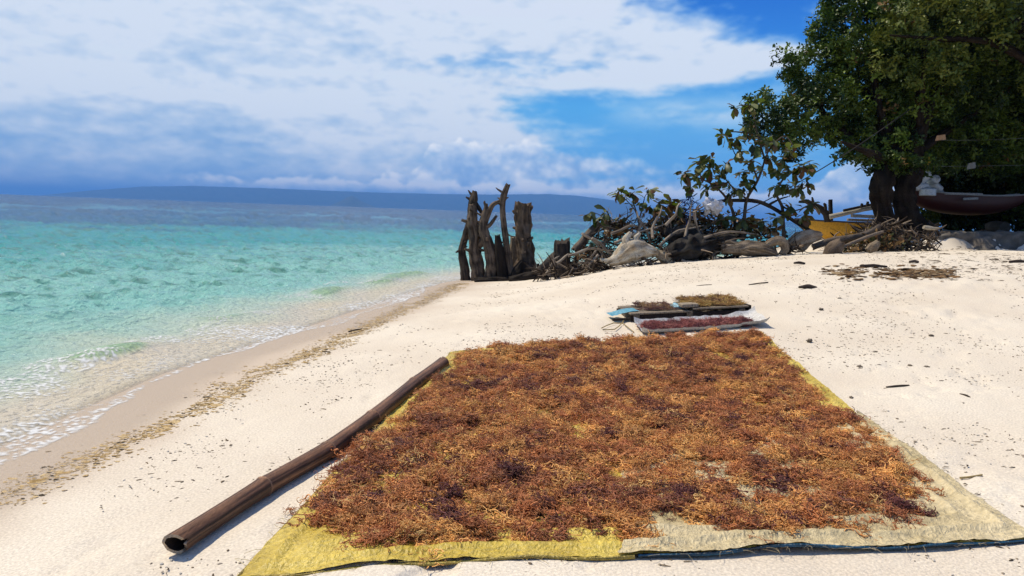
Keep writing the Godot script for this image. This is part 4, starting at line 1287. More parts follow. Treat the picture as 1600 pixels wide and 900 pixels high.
# ---------------------------------------------------------------- sea-almond shrubs
func build_shrubs() -> void:
	var meshes := []
	for i in 4:
		var mb := MB.new()
		leaf_shape(mb, Transform3D(), 0.225 + 0.02 * i, 0.15, 0.1, 0.15 + 0.12 * i, Color.WHITE)
		meshes.append(mb.mesh())
	var mats := []
	for c in [Color(0.03, 0.042, 0.012), Color(0.055, 0.07, 0.02), Color(0.10, 0.05, 0.022), Color(0.12, 0.125, 0.05)]:
		var m: StandardMaterial3D = M.leaf.duplicate()
		m.vertex_color_use_as_albedo = false
		m.albedo_color = c.linear_to_srgb()
		m.roughness = 0.42
		mats.append(m)
	var g := P(1168, 384, 17.4)
	g.y = H(g.x, g.z)
	var t := thing("sea_almond_shrub", "spindly shrub with big round leaves growing out of the driftwood", "shrub", g)
	var stems := [[[1165, 386], [1150, 360], [1147, 338], [1140, 318], [1127, 300], [1108, 285], [1085, 276], [1070, 272]], [[1160, 386], [1163, 345], [1167, 311], [1184, 282], [1195, 250], [1200, 232], [1188, 215], [1172, 208]],
		[[1184, 282], [1176, 262], [1160, 252], [1148, 240], [1142, 225]], [[1195, 250], [1188, 225], [1180, 195], [1178, 172], [1168, 164], [1152, 166]], [[1225, 388], [1224, 357], [1222, 322], [1213, 305], [1220, 285], [1238, 268], [1262, 258]],
		[[1198, 240], [1212, 222], [1228, 212], [1240, 230]], [[1213, 305], [1232, 300], [1250, 288]], [[1167, 311], [1150, 298], [1138, 285], [1120, 265], [1100, 255]], [[1172, 208], [1150, 206], [1136, 206]], [[1147, 338], [1120, 345], [1105, 355]], [[1163, 345], [1180, 352], [1190, 360]], [[1222, 322], [1240, 330], [1262, 322]], [[1138, 285], [1118, 292], [1100, 292]]]
	var n := 0
	for s in stems:
		var mb := MB.new()
		var q := []
		for k in s:
			q.append(P(k[0], k[1], 17.45 + 0.35 * rough.get_noise_2d(k[0] * 0.03, k[1] * 0.03)))
		limb(mb, q, [0.05 if n in [0, 1, 4] else 0.024, 0.03 if n in [0, 1, 4] else 0.016, 0.009], 8, 0.2, Color(0.06, 0.045, 0.03), Color(0.14, 0.11, 0.08), true, 0.08)
		part("stem", mb, M.twig, t)
		n += 1
	var tips := [[375, 165], [455, 150], [318, 310], [365, 335], [395, 400], [490, 370], [460, 240], [470, 285], [520, 330], [580, 350], [640, 440], [670, 400], [190, 465], [250, 440], [325, 470], [100, 525], [165, 535], [240, 490], [285, 550], [405, 520], [470, 455], [520, 500],
		[135, 600], [230, 600], [340, 580], [410, 615], [440, 570], [600, 500], [690, 510], [740, 480], [790, 470], [760, 570], [720, 600], [660, 580], [590, 590], [350, 640], [430, 770], [680, 710], [600, 760], [740, 750], [310, 760], [450, 820], [510, 790], [785, 690], [560, 440], [620, 520]]
	var tip_px := []
	for q in tips:
		tip_px.append([1040 + q[0] / 3.46, 120 + q[1] / 3.46])
	rosettes(t, tip_px, 17.45, meshes, mats, 6)
	g = P(1000, 372, 17.7)
	g.y = H(g.x, g.z)
	t = thing("almond_seedling", "low thin shrub with few round leaves above the white trunk", "shrub", g)
	for s in [[[1000, 390], [998, 350], [992, 328], [978, 312], [966, 302]], [[998, 345], [1004, 325], [1008, 305], [1014, 300]], [[996, 335], [990, 318], [988, 306]], [[1002, 360], [1022, 338], [1036, 326], [1050, 318]]]:
		var mb := MB.new()
		limb(mb, px(s, 17.6), [0.02, 0.014, 0.007], 7, 0.2, Color(0.06, 0.045, 0.03), Color(0.13, 0.1, 0.07), true, 0.08)
		part("stem", mb, M.twig, t)
	rosettes(t, [[965, 298], [972, 306], [990, 302], [1014, 299], [995, 320], [1030, 320], [1050, 316], [1022, 326], [1062, 326]], 17.6, meshes, mats, 6)
	g = P(950, 372, 17.9)
	g.y = H(g.x, g.z)
	t = thing("almond_seedling", "small leafy twig sticking out left above the leaning log", "shrub", g)
	var mb2 := MB.new()
	limb(mb2, px([[962, 360], [950, 348], [938, 336], [928, 332]], 17.8), [0.016, 0.007], 7, 0.2, Color(0.06, 0.045, 0.03), Color(0.13, 0.1, 0.07), true, 0.08)
	part("stem", mb2, M.twig, t)
	rosettes(t, [[925, 338], [944, 334], [958, 350]], 17.8, meshes, mats, 5)

func rosettes(t: Node3D, spots: Array, depth: float, meshes: Array, mats: Array, each: int) -> void:
	var xf := []
	var cols := []
	for q in spots:
		var o := P(q[0] + rng.randf_range(-1, 1), q[1] + rng.randf_range(-1, 1), depth + 0.35 * rough.get_noise_2d(q[0] * 0.03, q[1] * 0.03))
		var lean := Basis(Vector3(rng.randf_range(-1, 1), 0, rng.randf_range(-1, 1)).normalized(), rng.randf_range(0.0, 0.7))
		for i in each + 7:
			var b := lean * Basis(Vector3.UP, TAU * (i + rng.randf_range(-0.3, 0.3)) / each) * Basis(Vector3.RIGHT, rng.randf_range(-1.25, 0.6)) * Basis(Vector3.BACK, rng.randf_range(-0.5, 0.5))
			var f := Transform3D(b.scaled(Vector3.ONE * rng.randf_range(0.6, 1.2)), o - t.position + b * Vector3(0, 0, -0.02))
			if i >= each:
				f.origin += rv(0.09)
				xf.append(f)
				cols.append((mats[rng.randi() % 4] as StandardMaterial3D).albedo_color.srgb_to_linear())
				continue
			var l := MeshInstance3D.new()
			l.mesh = meshes[rng.randi() % 4]
			l.material_override = mats[rng.randi() % 4]
			l.transform = f
			l.name = "leaf"
			t.add_child(l, true)
	scatter("small_leaves", meshes[0], M.leaf, xf, cols, t)

# ---------------------------------------------------------------- tarpaulins and seaweed
var corner := []

func tarp_at(u: float, v: float) -> Vector3:   # u across from left, v away from the camera
	var a: Vector3 = corner[0].lerp(corner[1], u)
	var b: Vector3 = corner[3].lerp(corner[2], u)
	var q := a.lerp(b, v)
	# edges wander a little
	q.x += 0.03 * rough.get_noise_2d(v * 4.0, 1.0 if u < 0.5 else 2.0) * absf(u - 0.5) * 2.0
	q.z += 0.035 * rough.get_noise_2d(u * 4.0, 3.0 if v < 0.5 else 4.0) * absf(v - 0.5) * 2.0
	return q

func crease(x: float, z: float) -> float:
	var w := 0.25 * rough.get_noise_2d(x * 1.2, z * 1.2)
	var r1 := 1.0 - absf(rough.get_noise_2d((x + w) * 1.7, (z - w) * 1.7)) * 2.6
	var r2 := 1.0 - absf(fine.get_noise_2d((x - w) * 1.6, (z + w) * 1.6)) * 2.4
	return 0.010 * maxf(r1, 0.0) + 0.007 * maxf(r2, 0.0) + 0.003 * fine.get_noise_2d(x * 5.0, z * 5.0)

func sheet(u0: float, u1: float, v0: float, v1: float, nu: int, nv: int, lift: float, ca: Color, cb: Color, cut: Callable) -> MB:
	var mb := MB.new()
	var p := PackedVector3Array()
	var c := PackedColorArray()
	for j in nv:
		for i in nu:
			var v := lerpf(v0, v1, j / (nv - 1.0))
			var u: float = cut.call(i / (nu - 1.0), v, u0, u1)
			var q := tarp_at(u, v)
			q.y = H(q.x, q.z) + lift + crease(q.x, q.z) + 0.02 * maxf(0.0, rough.get_noise_2d(q.x * 0.55, q.z * 0.55))
			# long folds parallel to the edges
			var eu := minf(u, 1.0 - u) * 3.6
			var ev := minf(v, 1.0 - v) * 5.0
			var e := minf(eu, ev)
			q.y += 0.024 * exp(-pow((e - 0.10 - 0.03 * rough.get_noise_2d(q.x * 1.5, q.z * 1.5)) / 0.018, 2.0)) + 0.018 * exp(-pow((e - 0.24 - 0.06 * rough.get_noise_2d(q.x + 9.0, q.z)) / 0.02, 2.0))
			p.append(q)
			c.append(ca.lerp(cb, clampf(0.5 + 0.6 * rough.get_noise_2d(q.x * 1.3, q.z * 1.3) + 0.4 * fine.get_noise_2d(q.x * 2.0, q.z * 2.0), 0.0, 1.0)))
	mb.grid(p, nu, nv, false, c)
	return mb

func whole(s: float, _v: float, u0: float, u1: float) -> float:
	return lerpf(u0, u1, s)

func ragged(s: float, v: float, u0: float, u1: float) -> float:   # the inner edge of the overlying sheet wanders
	var from := u0 + 0.016 * rough.get_noise_1d(v * 14.0) + 0.006 * fine.get_noise_1d(v * 40.0) - 0.02 * smoothstep(0.05, 0.0, v)
	return lerpf(from, u1, s)

func frayed(t: Node3D, e: Array, count: int, ca: Color, cb: Color) -> void:   # loose threads along a cut edge
	var mb := MB.new()
	for i in count:
		var s := rng.randf()
		var q := tarp_at(lerpf(e[0], e[2], s), lerpf(e[1], e[3], s))
		q.y = H(q.x, q.z) + 0.012
		var d := Vector3(rng.randf_range(-1, 1), 0.1, rng.randf_range(-1, 1)).normalized() * rng.randf_range(0.02, 0.09)
		limb(mb, [q, q + d * 0.5 + rv(0.01) + Vector3(0, 0.008, 0), q + d], [0.0012, 0.0008], 3, 0.0, ca, cb, false, 0.05)
	part("frayed_threads", mb, M.tarp, t).set_meta("kind", "stuff")

func build_tarps() -> void:
	corner = [G(366, 908), G(1612, 849), G(1190, 520), G(703, 553)]
	var t := thing("yellow_tarp", "crumpled yellow woven tarpaulin spread on the sand under seaweed", "tarpaulin", (corner[0] + corner[2]) / 2.0)
	part("sheet", sheet(0.0, 0.997, 0.0, 1.0, 170, 230, 0.010, Color(0.58, 0.41, 0.045), Color(0.86, 0.66, 0.13), whole), M.tarp, t)
	hem(t, "hem", [[0, 0, 0.475, 0], [0, 0, 0, 1], [0, 1, 1, 1]], Color(0.30, 0.21, 0.04), Color(0.60, 0.46, 0.09), 0.010, 0.0)
	frayed(t, [0, 0, 0, 1], 110, Color(0.5, 0.36, 0.06), Color(0.75, 0.6, 0.2))
	frayed(t, [0, 0, 0.475, 0], 60, Color(0.5, 0.36, 0.06), Color(0.75, 0.6, 0.2))
	t = thing("beige_tarp", "crumpled beige woven sack sheet at the near right of the tarpaulin", "tarpaulin", (corner[1] + corner[2]) / 2.0)
	part("sheet", sheet(0.475, 1.0, 0.0, 0.395, 140, 120, 0.022, Color(0.54, 0.43, 0.21), Color(0.82, 0.68, 0.40), ragged), M.tarp, t)
	hem(t, "hem", [[1, 0, 1, 0.41]], Color(0.30, 0.25, 0.15), Color(0.55, 0.48, 0.32), 0.010, 0.012)
	hem(t, "blue_edge", [[0.48, 0, 1, 0]], Color(0.01, 0.015, 0.02), Color(0.03, 0.16, 0.28), 0.009, 0.003)
	frayed(t, [1, 0, 1, 0.41], 120, Color(0.4, 0.3, 0.15), Color(0.66, 0.55, 0.35))
	frayed(t, [0.48, 0, 1, 0], 80, Color(0.4, 0.3, 0.15), Color(0.66, 0.55, 0.35))
	# seaweed: a loose layer of curly clumps
	var outline := PackedVector2Array()
	for q in [[722, 580], [722, 556], [800, 546], [880, 541], [1000, 534], [1100, 528], [1176, 525], [1210, 556], [1240, 590], [1256, 612], [1262, 634], [1312, 656], [1342, 680], [1378, 705], [1408, 738], [1425, 755], [1480, 780], [1460, 796], [1450, 825], [1330, 828], [1190, 842], [1090, 832], [1000, 834], [920, 848], [840, 850], [790, 840], [720, 866], [640, 862], [560, 850], [520, 815], [516, 785], [545, 745], [588, 700], [625, 668], [668, 618], [704, 590]]:
		var w := G(q[0], q[1])
		outline.append(Vector2(w.x, w.z))
	var gold := Color(0.90, 0.48, 0.14)
	var rust := Color(0.55, 0.20, 0.07)
	var plum := Color(0.15, 0.045, 0.04)
	weed_bed("seaweed", "curly drying seaweed in brown, gold and purple covering the tarpaulin", outline, 11500, gold, rust, plum, 0.030, 0.85, 0.0, true)

func hem(t: Node3D, called: String, runs: Array, ca: Color, cb: Color, r: float, lift: float) -> void:
	for e in runs:
		var pts := []
		for i in 26:
			var s := i / 25.0
			var q := tarp_at(lerpf(e[0], e[2], s), lerpf(e[1], e[3], s))
			q.y = H(q.x, q.z) + r * 0.9 + lift + 0.02 * maxf(0.0, rough.get_noise_2d(q.x * 2.0, q.z * 2.0))
			pts.append(q)
		var rad := []
		for i in 26:
			rad.append(r * (0.8 + 0.5 * fine.get_noise_1d(i * 1.7 + e[0] * 9.0)))
		var mb := MB.new()
		limb(mb, pts, rad, 9, 0.35, ca, cb, true, 0.03)
		part(called, mb, M.tarp, t)

var clump_meshes := []

func strand(mb: MB, o: Vector3, d: Vector3, length: float, r: float, tone: float, depth: int) -> void:
	var segs := 7
	var pts := []
	var ax := rv(1.0).normalized()
	var q := o
	for i in segs + 1:
		pts.append(q)
		d = (d.rotated(ax, rng.randf_range(0.25, 0.95)) + rv(0.3)).normalized()
		d.y *= 0.6
		q += d.normalized() * length / segs
		if q.y < 0.0:
			q.y = rng.randf_range(0.0, 0.01)
		if depth > 0 and i > 0 and rng.randf() < 0.36:
			strand(mb, q, (d + rv(0.9)).normalized(), length * rng.randf_range(0.3, 0.6), r * 0.8, tone, depth - 1)
	var p := PackedVector3Array()
	var c := PackedColorArray()
	for i in segs + 1:
		var tdir: Vector3 = (pts[mini(i + 1, segs)] - pts[maxi(i - 1, 0)]).normalized()
		var n1 := tdir.cross(Vector3(0.3, 0.5, 0.8)).normalized()
		var n2 := tdir.cross(n1)
		var rr := r * lerpf(1.0, 0.45, i / float(segs))
		for k in 3:
			var an := TAU * k / 3.0
			p.append(pts[i] + (n1 * cos(an) + n2 * sin(an)) * rr)
			var tt := tone * rng.randf_range(0.85, 1.15)
			c.append(Color(tt, tt, tt))
	mb.grid(p, 3, segs + 1, true, c)

func weed_bed(called: String, label: String, outline: PackedVector2Array, count: int, gold: Color, rust: Color, plum: Color, heap: float, size: float, lift := 0.0, tufted := false) -> void:
	if clump_meshes.is_empty():
		for m in 8:
			var mb := MB.new()
			for i in 27:
				var a := rng.randf() * TAU
				var rad := 0.06 * sqrt(rng.randf())
				strand(mb, Vector3(cos(a) * rad, rng.randf_range(0.0, 0.02), sin(a) * rad), Vector3(cos(a * 3.1), rng.randf_range(-0.1, 0.4), sin(a * 3.1)).normalized(), rng.randf_range(0.04, 0.115), lerpf(0.0018, 0.0056, pow(rng.randf(), 1.4)), lerpf(0.5, 1.9, pow(rng.randf(), 1.6)), 1)
			clump_meshes.append(mb.mesh())
	var lo := outline[0]
	var hi := outline[0]
	for q in outline:
		lo = lo.min(q)
		hi = hi.max(q)
	var xf := []
	var cols := []
	for m in 8:
		xf.append([])
		cols.append([])
	var made := 0
	var tries := 0
	var tufts := 0
	while tufted and tufts < 1300:
		var o := Vector2(rng.randf_range(lo.x, hi.x), rng.randf_range(lo.y, hi.y))
		var jit := Vector2(rough.get_noise_2d(o.x * 3.0, o.y * 3.0), rough.get_noise_2d(o.x * 3.0 + 40.0, o.y * 3.0)) * 0.12
		if not Geometry2D.is_point_in_polygon(o + jit, outline):
			continue
		if rough.get_noise_2d(o.x * 2.6 + 70.0, o.y * 2.6) < -0.34:
			continue
		tufts += 1
		var rt := lerpf(0.04, 0.15, pow(rng.randf(), 1.4))
		var ht := rng.randf_range(0.01, 0.08)
		var stretch := Basis(Vector3.UP, rng.randf() * TAU)
		var n := rough.get_noise_2d(o.x * 0.9 + 11.0, o.y * 0.9) * 0.2 + rough.get_noise_2d(o.x * 3.0 + 11.0, o.y * 3.0) * 0.3 + rng.randfn(0.0, 0.28) + 0.08
		var col := rust.lerp(gold, smoothstep(0.0, 0.55, n)) if n > 0.0 else rust.lerp(plum, smoothstep(0.0, -0.5, n))
		for k in int(3 + rt * 70.0):
			var u := Vector2(rng.randfn(0.0, 0.5), rng.randfn(0.0, 0.5))
			var off := stretch * Vector3(u.x * rt * 1.25, 0, u.y * rt * 0.8)
			var y := H(o.x + off.x, o.y + off.z) + 0.006 + ht * maxf(0.0, 1.0 - u.length_squared()) * rng.randf_range(0.3, 1.0)
			var b := Basis(Vector3.UP, rng.randf() * TAU) * Basis(rv(1.0).normalized(), rng.randf_range(-0.5, 0.5))
			var s := rng.randf_range(0.5, 0.95)
			var which := rng.randi() % 8
			xf[which].append(Transform3D(b.scaled(Vector3(s, s * rng.randf_range(0.7, 1.3), s)), Vector3(o.x + off.x, y, o.y + off.z)))
			cols[which].append(col * rng.randf_range(0.75, 1.25) if rng.randf() > 0.03 else Color(0.88, 0.56, 0.20))
	if tufted:
		count = 1500
	while made < count and tries < count * 8:
		tries += 1
		var q := Vector2(rng.randf_range(lo.x, hi.x), rng.randf_range(lo.y, hi.y))
		var jitter := Vector2(rough.get_noise_2d(q.x * 3.0, q.y * 3.0), rough.get_noise_2d(q.x * 3.0 + 40.0, q.y * 3.0)) * 0.12 * size
		if not Geometry2D.is_point_in_polygon(q + jitter, outline):
			continue
		var hgt := 0.75 * rough.get_noise_2d(q.x * 4.5 + 70.0, q.y * 4.5) + 0.7 * fine.get_noise_2d(q.x * 1.7, q.y * 1.7)
		if hgt < -0.42 and rng.randf() < 0.85:   # thin spots show the sheet
			continue
		made += 1
		var y := H(q.x, q.y) + lift + 0.008 + (heap * clampf(0.8 + 2.4 * hgt, 0.05, 3.0)) * rng.randf_range(0.0, 1.0)
		var b := Basis(Vector3.UP, rng.randf() * TAU) * Basis(rv(1.0).normalized(), rng.randf_range(-0.35, 0.35))
		var s := size * rng.randf_range(0.6, 1.25)
		var which := rng.randi() % 8
		xf[which].append(Transform3D(b.scaled(Vector3(s, s * rng.randf_range(0.7, 1.2), s)), Vector3(q.x, y, q.y)))
		var n := rough.get_noise_2d(q.x * 0.9 + 11.0, q.y * 0.9) * 0.3 + rough.get_noise_2d(q.x * 4.2 + 11.0, q.y * 4.2) * 0.75 + fine.get_noise_2d(q.x * 3.6, q.y * 3.6) * 0.6 + rng.randf_range(-0.4, 0.4)
		var col := rust.lerp(gold, smoothstep(-0.05, 0.5, n)) if n > -0.05 else rust.lerp(plum, smoothstep(-0.05, -0.5, n))
		cols[which].append(col * rng.randf_range(0.8, 1.2))
	var t := Node3D.new()
	t.name = numbered(called)
	add_child(t)
	tag(t, label, "seaweed", "", "stuff")
	for m in 8:
		scatter("clump", clump_meshes[m], M.weed, xf[m], cols[m], t)

# ---------------------------------------------------------------- bamboo pole
func build_bamboo() -> void:
	var a := G(276, 868)
	var nodes := [[410, 765], [510, 708], [580, 656], [646, 600]]
	var t := thing("bamboo_pole", "long dark brown bamboo pole lying along the left of the tarpaulin", "pole", a)
	# centre line: lifted a little at the near end
	var line := [P(273, 850, 3.16)]
	for q in [[410, 768], [510, 709], [580, 657], [646, 601], [690, 567]]:
		var g := G(q[0] + 2, q[1] + 14.0 * 340.0 / q[1])
		line.append(g + Vector3(0, 0.05, 0))
	var rad := [0.051, 0.052, 0.054, 0.056, 0.058, 0.058]
	var dark := Color(0.07, 0.032, 0.015)
	var warm := Color(0.36, 0.175, 0.085)
	for s in 5:
		var o: Vector3 = line[s]
		var e: Vector3 = line[s + 1]
		culm(t, o, e, rad[s], rad[s + 1], dark, warm, s)
	for s in range(1, 5):
		var ax: Vector3 = (line[s + 1] - line[s - 1]).normalized()
		var mb := MB.new()
		limb(mb, [line[s] - ax * 0.014, line[s], line[s] + ax * 0.014], [rad[s] * 0.985, rad[s] * 1.1, rad[s] * 0.985], 28, 0.05, warm * 1.1, Color(0.24, 0.15, 0.09), false, 0.004)
		part("node_ring", mb, M.bamboo, t)
	# the far end closes with a diaphragm
	var mb2 := MB.new()
	limb(mb2, [line[5] - (line[5] - line[4]).normalized() * 0.02, line[5] + (line[5] - line[4]).normalized() * 0.012], [0.057, 0.053], 24, 0.03, dark, warm, true, 0.01)
	part("end_cap", mb2, M.bamboo, t)

func culm(t: Node3D, o: Vector3, e: Vector3, r0: float, r1: float, ca: Color, cb: Color, seg: int) -> void:
	var ax := (e - o).normalized()
	var n1 := ax.cross(Vector3.UP).normalized()
	var n2 := n1.cross(ax)    # up
	var length := (e - o).length()
	var nv := 40
	var nu := 44
	var mb := MB.new()
	for wall in 2:
		if wall == 1 and seg > 0:
			break
		var p := PackedVector3Array()
		var c := PackedColorArray()
		for j in nv:
			var s := j / (nv - 1.0)
			var r := lerpf(r0, r1, s) * (1.0 + 0.05 * pow(absf(s - 0.5) * 2.0, 6.0) - 0.025 * sin(PI * s))
			if wall == 1:
				r -= 0.014
			for i in nu:
				var an := (TAU * i / nu) * (1.0 if wall == 0 else -1.0)
				# a long split along the upper left flank and a shallow groove facing the camera
				var split := exp(-pow(wrapf(an - 1.85 - 0.06 * rough.get_noise_1d(s * 3.0 + seg), -PI, PI) / 0.09, 2.0))
				var split2 := exp(-pow(wrapf(an - 0.35 - 0.1 * rough.get_noise_1d(s * 2.0 + seg * 3.0), -PI, PI) / 0.10, 2.0))
				var k := r * (1.0 - 0.09 * split - 0.06 * split2 * (0.5 + rough.get_noise_1d(s * 4.0 + seg * 7.0)))
				k += 0.0012 * fine.get_noise_3d(cos(an) * 3.0, sin(an) * 3.0, s * length * 1.2 + seg) * 0.4
				var along := length * s
				if seg == 0 and j == 0:
					along += 0.006 * fine.get_noise_2d(cos(an) * 1.2, sin(an) * 1.2) + 0.075 * exp(-pow(wrapf(an + 0.75, -PI, PI) / 0.16, 2.0)) + 0.05 * exp(-pow(wrapf(an - 0.35, -PI, PI) / 0.1, 2.0)) - 0.02 * sin(an - 0.6)
				var q := o + ax * along + (n1 * cos(an) + n2 * sin(an)) * k
				p.append(q)
				var m := clampf(0.45 + 0.8 * fine.get_noise_3d(cos(an) * 2.2 + seg, sin(an) * 2.2, s * length * 0.35) + 0.25 * rough.get_noise_2d(s * 2.0 + seg * 5.0, 2.0) + 0.35 * rough.get_noise_3d(cos(an) * 5.0, sin(an) * 5.0 + seg, s * length * 1.5) - 0.6 * maxf(split, split2), 0.0, 1.0)
				c.append((ca.lerp(cb, m) * (1.0 - 0.85 * clampf(maxf(split, split2), 0.0, 1.0))) if wall == 0 else Color(0.05, 0.035, 0.025))
		mb.grid(p, nu, nv, true, c)
		if wall == 1:
			# rim between the two walls
			var rim := PackedVector3Array()
			var rc := PackedColorArray()
			for row in 2:
				for i in nu:
					rim.append(mb.v[i] if row == 1 else p[(nu - i) % nu])
					rc.append(Color(0.55, 0.42, 0.29) if i % 44 < 40 else Color(0.2, 0.14, 0.09))
			mb.grid(rim, nu, 2, true, rc)
	part("culm_section", mb, M.bamboo, t)

# ---------------------------------------------------------------- drying rack, tray and rope
func build_racks() -> void:
	var grey := Color(0.34, 0.27, 0.20)
	var tan := Color(0.52, 0.42, 0.30)
	var dark := Color(0.045, 0.035, 0.028)
	# low wooden rack: front edge from left to right
	var a := G(985, 503)
	var b := G(1168, 494)
	var ax := (b - a)
	ax.y = 0.0
	var length := ax.length()
	ax = ax.normalized()
	var back := Vector3.UP.cross(ax).normalized()
	if back.z > 0.0:
		back = -back
	var tilt := (b.y - a.y) / length
	var t := thing("drying_rack", "low wooden drying rack of weathered boards", "rack", a)
	var base := func(s: float, w: float, h: float) -> Vector3:
		return a + ax * s + back * w + Vector3.UP * (tilt * s + h)
	var dir := (ax + Vector3.UP * tilt).normalized()
	var bs := Basis(dir, back.cross(dir).normalized() if back.cross(dir).y > 0 else -back.cross(dir).normalized(), -back)
	for row in 5:
		for half in 2:
			var mb := MB.new()
			var s0 := 0.0 if half == 0 else length * 0.52
			var s1 := length * 0.5 if half == 0 else length
			var h := 0.10 if half == 0 else 0.125
			mb.box(Transform3D(bs, base.call((s0 + s1) / 2.0 + rng.randf_range(-0.02, 0.02), 0.06 + row * 0.145, h + rng.randf_range(-0.003, 0.003))), Vector3((s1 - s0) / 2.0, 0.011, 0.062), 0.004, grey.lerp(tan, rng.randf()))
			part("plank", mb, M.wood, t)
	for s in [0.05, 0.5, 0.95]:
		var mb := MB.new()
		mb.box(Transform3D(bs, base.call(length * s, 0.35, 0.055)), Vector3(0.04, 0.05, 0.36), 0.005, grey * 0.7)
		part("bearer", mb, M.wood, t)
	for w in [0.03, 0.68]:
		var mb := MB.new()
		mb.box(Transform3D(bs, base.call(length * 0.5, w, 0.045)), Vector3(length * 0.5, 0.04, 0.016), 0.004, dark if w < 0.1 else grey)  # front rail coloured darker to stand for its unlit, recessed face
		part("rail", mb, M.wood, t)
	var mb3 := MB.new()
	mb3.box(Transform3D(bs, base.call(length * 0.505, 0.1, 0.17)), Vector3(0.11, 0.022, 0.085), 0.006, tan * 1.15)
	part("block", mb3, M.wood, t)
	mb3 = MB.new()
	mb3.box(Transform3D(bs * Basis(Vector3.UP, PI / 2), base.call(length + 0.03, 0.35, 0.075)), Vector3(0.36, 0.07, 0.014), 0.004, dark * 1.4)
	part("end_board", mb3, M.wood, t)
	# loose stick under its left end
	pole("loose_stick", "dark stick poking out under the left end of the drying rack", "stick", [base.call(-0.22, 0.05, 0.03), base.call(0.3, 0.1, 0.03)], 0.017, dark, dark * 1.6, M.twig)
	# blue cloth over the left end
	var p := PackedVector3Array()
	var c := PackedColorArray()
	var mb := MB.new()
	for j in 16:
		for i in 20:
			var u := i / 19.0
			var v := j / 15.0
			var s := -0.22 + 0.36 * u
			var q: Vector3 = base.call(s, 0.40 - 0.30 * v + 0.05 * rough.get_noise_1d(u * 4.0), 0.118)
			q.y += 0.012 * absf(rough.get_noise_2d(u * 5.0, v * 5.0)) - 0.05 * smoothstep(0.05, -0.24, s)
			p.append(q)
			c.append(Color(0.06, 0.30, 0.42).lerp(Color(0.22, 0.52, 0.62), clampf(0.5 + fine.get_noise_2d(u * 2.0, v * 2.0), 0.0, 1.0)))
	mb.grid(p, 20, 16, false, c)
	single("blue_cloth", mb, M.tarp, "light blue plastic cloth hanging off the left end of the rack", "cloth")
	mb = MB.new()
	lump(mb, base.call(length * 0.44, 0.2, 0.135), Vector3(0.09, 0.045, 0.06), 18, 12, 0.6, Color(0.15, 0.45, 0.6), Color(0.4, 0.62, 0.7))
	single("blue_wad", mb, M.tarp, "crumpled blue plastic wad beside the block on the rack", "plastic wad", base.call(length * 0.44, 0.2, 0.135))
	var poly := PackedVector2Array()
	for q in [[0.54, 0.08], [0.98, 0.06], [0.98, 0.66], [0.54, 0.66]]:
		var w: Vector3 = base.call(length * q[0], q[1], 0.0)
		poly.append(Vector2(w.x, w.z))
	weed_bed("gold_seaweed", "heap of golden seaweed on the right half of the rack", poly, 190, Color(0.62, 0.42, 0.12), Color(0.46, 0.25, 0.07), Color(0.24, 0.12, 0.06), 0.02, 0.75, 0.135)
	poly = PackedVector2Array()
	for q in [[0.12, 0.1], [0.42, 0.1], [0.42, 0.6], [0.12, 0.6]]:
		var w: Vector3 = base.call(length * q[0], q[1], 0.0)
		poly.append(Vector2(w.x, w.z))
	weed_bed("dark_seaweed", "thin dark purple seaweed on the left half of the rack", poly, 55, Color(0.4, 0.24, 0.1), Color(0.22, 0.09, 0.07), Color(0.10, 0.04, 0.05), 0.008, 0.7, 0.11)
	# white sack tray
	var f0 := G(1004, 524)
	var f1 := G(1190, 513)
	var r0 := G(990, 508)
	var r1 := G(1178, 496)
	mb = MB.new()
	p = PackedVector3Array()
	c = PackedColorArray()
	var nu := 40
	var nv := 70
	for layer in 2:
		p = PackedVector3Array()
		c = PackedColorArray()
		for j in nv:
			for i in nu:
				var v := j / (nv - 1.0)          # along, left to right
				var u := i / (nu - 1.0)          # front to back
				if layer == 1:
					u = 1.0 - u
				var q := f0.lerp(f1, v).lerp(r0.lerp(r1, v), u)
				var eu := minf(u, 1.0 - u) * 0.85
				var ev := minf(v, 1.0 - v) * 1.6
				var rise := 0.055 * pow(clampf(1.0 - eu / 0.09, 0.0, 1.0), 1.6) + 0.035 * pow(clampf(1.0 - ev / 0.08, 0.0, 1.0), 1.5)
				rise += 0.045 * smoothstep(0.72, 1.0, v)
				q += (f1 - f0).normalized() * 0.10 * smoothstep(0.85, 1.0, v) * (1.0 - u)
				q.y = H(q.x, q.z) + 0.012 + rise * (1.0 + 0.25 * rough.get_noise_2d(v * 9.0, u * 3.0)) + 0.004 * fine.get_noise_2d(v * 4.0, u * 3.0) - 0.004 * layer
				p.append(q)
				c.append(Color(0.66, 0.63, 0.57).lerp(Color(0.80, 0.78, 0.74), clampf(0.5 + fine.get_noise_2d(u * 3.0, v * 4.0), 0.0, 1.0)))
		mb.grid(p, nu, nv, false, c)
	single("white_sack_sheet", mb, M.cloth, "white sack sheet with turned-up edges holding reddish seaweed", "sack sheet", f0)
	poly = PackedVector2Array()
	for q in [[0.05, 0.16], [0.88, 0.16], [0.9, 0.74], [0.06, 0.72]]:
		var w := f0.lerp(f1, q[0]).lerp(r0.lerp(r1, q[0]), q[1])
		poly.append(Vector2(w.x, w.z))
	weed_bed("red_seaweed", "pinkish red seaweed spread on the white sack sheet", poly, 420, Color(0.52, 0.20, 0.16), Color(0.30, 0.075, 0.065), Color(0.16, 0.04, 0.05), 0.022, 0.8, 0.012)
